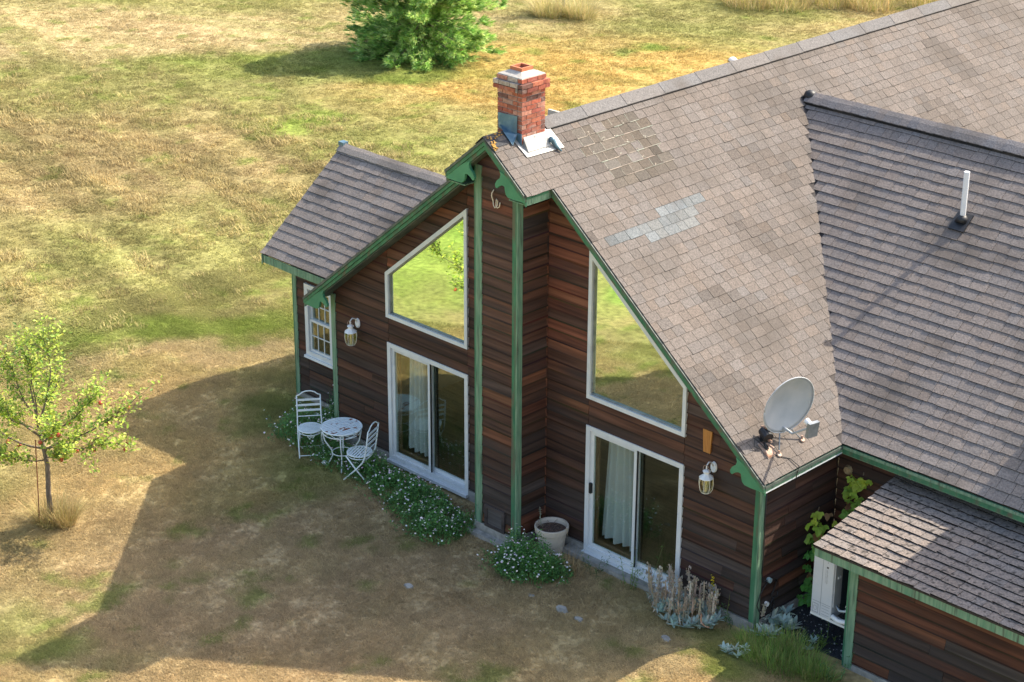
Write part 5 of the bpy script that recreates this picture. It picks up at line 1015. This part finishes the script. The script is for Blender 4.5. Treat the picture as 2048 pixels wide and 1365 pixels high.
m = MB(); m.tube([dpt(RR*1.004, 6.283*j/na, 0.0) for j in range(na+1)], 0.008, 5); m.build('reflector_rim', DISH, t, smooth=True)
bk = dc-dn*(D_+0.015); base = onroof(BX, BY, 0.02); jn_ = JN
m = MB(); m.tube([bk-du*0.30+dn*0.05, bk-du*0.36-dn*0.02, jn_], 0.026, 8); m.build('support_arm', GREYM, t)
m = MB(); m.tube([jn_+Vector((-0.07, 0.03, 0.03)), jn_+Vector((0.07, -0.03, -0.02))], 0.075, 12); m.box(jn_+Vector((-0.06, -0.05, -0.12)), jn_+Vector((0.06, 0.05, 0.05))); m.build('pivot_mount', DARK, t)
m = MB(); m.tube([jn_, base], 0.032, 8); m.build('mast', DARK, t); m = MB(); m.hexa([onroof(BX+u, BY+v, h) for u, v, h in ((-.1, -.08, .012), (.1, -.08, .012), (.1, .1, .012), (-.1, .1, .012), (-.08, -.07, .03), (.08, -.07, .03), (.08, .09, .03), (-.08, .09, .03))])
m.tube([jn_+Vector((-0.11, 0.0, -0.06)), jn_+Vector((0.12, -0.02, -0.06))], 0.02, 6); m.tube([base+Vector((-0.1, 0.02, 0.10)), base+Vector((0.12, 0.0, 0.05))], 0.018, 6); m.tube([jn_+Vector((-0.1, 0.02, 0.08)), jn_+Vector((0.02, 0.0, 0.10))], 0.017, 6); m.build('base_bracket', RUSTY, t)
for (fx, fy, top) in ((4.53, 0.19, bk-du*0.25), (4.50, 0.74, bk-du*0.25+dv*0.05)):
    f = onroof(fx, fy, 0.015); mid = f.lerp(top, 0.5)+Vector((0.0, 0, 0.02)); m = MB(); m.tube([f, mid, top], 0.010, 6); m.build('strut', GREYM, t)
    m = MB(); m.tube([f, f+Vector((SL, 0, 1)).normalized()*0.018], [0.045, 0.038], 10); m.tube([f, f+Vector((0.0, 0, 0.06))], 0.016, 6); m.build('strut_foot', RUSTY, t)
lnb = dc+dn*0.46-du*0.07+dv*0.02; m = MB(); m.tube([bk-du*0.37+dn*0.04, dc-du*0.36+dn*0.16, lnb-du*0.02], 0.019, 6); m.build('feed_arm', DISH, t)
m = MB(); ax = (dn*0.9+cR*0.3).normalized(); M_ = Matrix.Translation(lnb+dn*0.06) @ dn.to_track_quat('Z', 'Y').to_matrix().to_4x4(); m.box((-0.085, -0.11, -0.02), (0.085, 0.11, 0.035), M=M_); m.build('feed_box', GREYM, t)
m = MB(); m.tube([lnb+du*0.04+dn*0.04, lnb+du*0.06-dn*0.07], [0.035, 0.045], 12); m.build('feed_horn', PLAST, t)
m = MB(); cb = [onroof(4.40, -0.05, 0.03), onroof(4.34, -0.16, 0.06), onroof(4.28, -0.12, 0.12), onroof(4.34, -0.03, 0.06), onroof(4.46, 0.05, 0.02), onroof(4.56, 0.20, 0.02), onroof(4.62, 0.32, 0.02), Vector((4.76, 0.36, 2.40)), Vector((4.765, 0.30, 2.24))]; m.tube(cb, 0.007, 5); m.build('dish_cable', DARK, t, smooth=True)
# outdoor heat pump unit hung on the lean-to's end wall
t = thing('outdoor_unit', (5.29, 0.7, 0.29), 'pale beige heat pump unit hung beside the lean-to corner post over the gravel', 'heat pump'); x0, x1, y0, y1, z0, z1 = 5.12, 5.46, 0.35, 1.15, 0.29, 1.36
m = MB(); m.box((x0, y0, z0), (x1, y1, z1)); cab = m.build('cabinet', ACM, t); bv = cab.modifiers.new('edge', 'BEVEL'); bv.width = 0.012; bv.segments = 2
m = MB(); m.box((x1+0.001, y0+0.19, z0+0.05), (x1+0.012, y1-0.03, z1-0.04)); m.build('coil_guard', mat('dark_coil', (0.03, 0.045, 0.06), (0.05, 0.07, 0.085), scale=60, rough=0.5), t)
m = MB(); m.box((x1+0.001, y0+0.02, z0+0.2), (x1+0.02, y0+0.18, z1-0.05)); m.build('service_panel', mat('grey_panel', (0.38, 0.39, 0.41), (0.44, 0.45, 0.47), rough=0.5), t); m = MB(); m.box((x1+0.021, y0+0.07, 0.92), (x1+0.035, y0+0.13, 0.955)); m.build('panel_latch', PLAST, t)
SEAM = mat('seam_shadow_grey', (0.30, 0.31, 0.33), (0.33, 0.34, 0.36), rough=0.6)
m = MB(); m.box((x0+0.155, y0-0.003, z0+0.01), (x0+0.161, y0+0.004, z1-0.01)); m.box((x0+0.02, y0-0.003, z0+0.205), (x1-0.02, y0+0.004, z0+0.210))
for k in range(4): m.box((x0+0.18, y0-0.003, z0+0.04+k*0.045), (x1-0.03, y0+0.004, z0+0.045+k*0.045))
ring(m, [(x0+0.025, z0+0.03), (x0+0.125, z0+0.03), (x0+0.125, z0+0.17), (x0+0.025, z0+0.17)], 0.006, lambda u, v, d: (u, y0-d, v), -0.003, 0.004); m.tube([(x0+0.075+0.03*math.cos(k*0.5236), y0-0.002, z0+0.10+0.035*math.sin(k*0.5236)) for k in range(13)], 0.003, 4); m.build('panel_seam', SEAM, t)
m = MB(); random.seed(91)      # upright maker's lettering, too small to read in the photograph
m.box((x0+0.222, y0-0.003, 1.06), (x0+0.252, y0+0.002, 1.085)); INK = mat('dark_print', (0.05, 0.05, 0.06), (0.07, 0.07, 0.08), rough=0.7); m.build('maker_emblem', INK, t)
m = MB()
for k in range(14): zz = 1.03-k*0.0155; m.box((x0+0.228, y0-0.003, zz-0.005), (x0+0.228+random.uniform(0.012, 0.02), y0+0.002, zz)); m.box((x0+0.205, y0-0.003, zz-0.004), (x0+0.205+random.uniform(0.006, 0.012), y0+0.002, zz))
for k in range(4): zz = 1.20-k*0.018; m.box((x0+0.23, y0-0.003, zz-0.006), (x0+0.243, y0+0.002, zz))
m.build('small_print', mat('grey_print', (0.28, 0.26, 0.24), (0.32, 0.3, 0.28), rough=0.7), t, kind='stuff')
m = MB(); m.box((x0-0.02, y0+0.03, z0-0.05), (5.82, y0+0.075, z0-0.012)); m.build('wall_bracket', PLAST, t); m = MB(); m.box((x0-0.02, y1-0.12, z0-0.05), (5.82, y1-0.07, z0-0.012)); m.build('wall_bracket', PLAST, t)
m = MB(); m.tube([(x1+0.01, y0+0.10, z0+0.20), (x1+0.10, y0+0.05, z0+0.17), (x1+0.22, y0+0.03, z0+0.22), (x1+0.30, y0+0.02, z0+0.42), (5.81, y0+0.08, z0+0.62)], 0.017, 7); m.build('refrigerant_pipe', mat('pipe_lagging', (0.42, 0.48, 0.52), (0.55, 0.6, 0.63), rough=0.6), t, smooth=True)
m = MB(); m.tube([(x1+0.02, y0-0.005, z0+0.08), (x1+0.14, y0-0.01, z0+0.05), (x1+0.28, y0+0.0, z0+0.08), (5.81, y0+0.04, z0+0.10)], 0.035, 8); m.tube([(x1+0.02, y0+0.04, z0+0.05), (x1+0.15, y0+0.05, z0+0.03), (5.81, y0+0.09, z0+0.06)], 0.03, 8); m.build('drain_hose', PLAST, t, smooth=True)
m = MB(); m.tube([(x1+0.20, y0+0.12, 1.25), (x1+0.19, y0+0.12, 0.9), (x1+0.20, y0+0.10, 0.6), (x1+0.16, y0+0.10, 0.52)], 0.007, 5); m.build('control_wire', PLAST, t, smooth=True)
# small things lying about
def stone(x, y, r_, label, seed, hgt=0.25):
    random.seed(seed); m = MB(); n = 9; G = gz(x, y); lp = [(x+r_*math.cos(k*6.283/n)*random.uniform(0.75, 1.15), y+r_*0.7*math.sin(k*6.283/n)*random.uniform(0.75, 1.15)) for k in range(n)]
    m.prism([(u, v, G-0.02) for u, v in lp], [(x+(u-x)*0.7, y+(v-y)*0.7, G+r_*hgt+random.uniform(-0.005, 0.005)) for u, v in lp]); return tag(m.build('flat_stone', CONC, None), label, 'stone')
stone(-0.02, -2.445, 0.11, 'pale flat stone farthest left in the shaded lawn', 1); stone(2.095, -1.426, 0.13, 'larger pale flat stone in the bare patch before the right door', 2); stone(2.459, -1.459, 0.09, 'small bright flat stone nearest the lit patch in the shaded lawn', 3)
stone(3.70, -1.02, 0.11, 'grey flat stone in front of the silver-leaved plants', 4); stone(1.52, -1.46, 0.07, 'smallest flat stone, below the round flowering clump', 5)
m = MB(); m.lathe([(0.12, 0), (0.13, 0.05), (0.07, 0.11), (0, 0.12)], (-14.88, 23.62, G), 9); tag(m.build('white_stone', PLAST, None, smooth=True), 'small white object on the far field just above the main ridge', 'stone')
m = MB(); m.tube([(3.86, -0.46, 0.06), (3.87, -0.48, -0.01), (3.90, -0.50, -0.05), (3.96, -0.50, -0.075), (4.02, -0.47, -0.09)], [0.010, 0.014, 0.015, 0.014, 0.008], 7); tag(m.build('curled_bark', mat('orange_brown_bark', (0.42, 0.20, 0.10), (0.5, 0.3, 0.2), scale=18, rough=0.8), None, smooth=True), 'curled orange-brown strip among the silver leaves', 'bark strip')
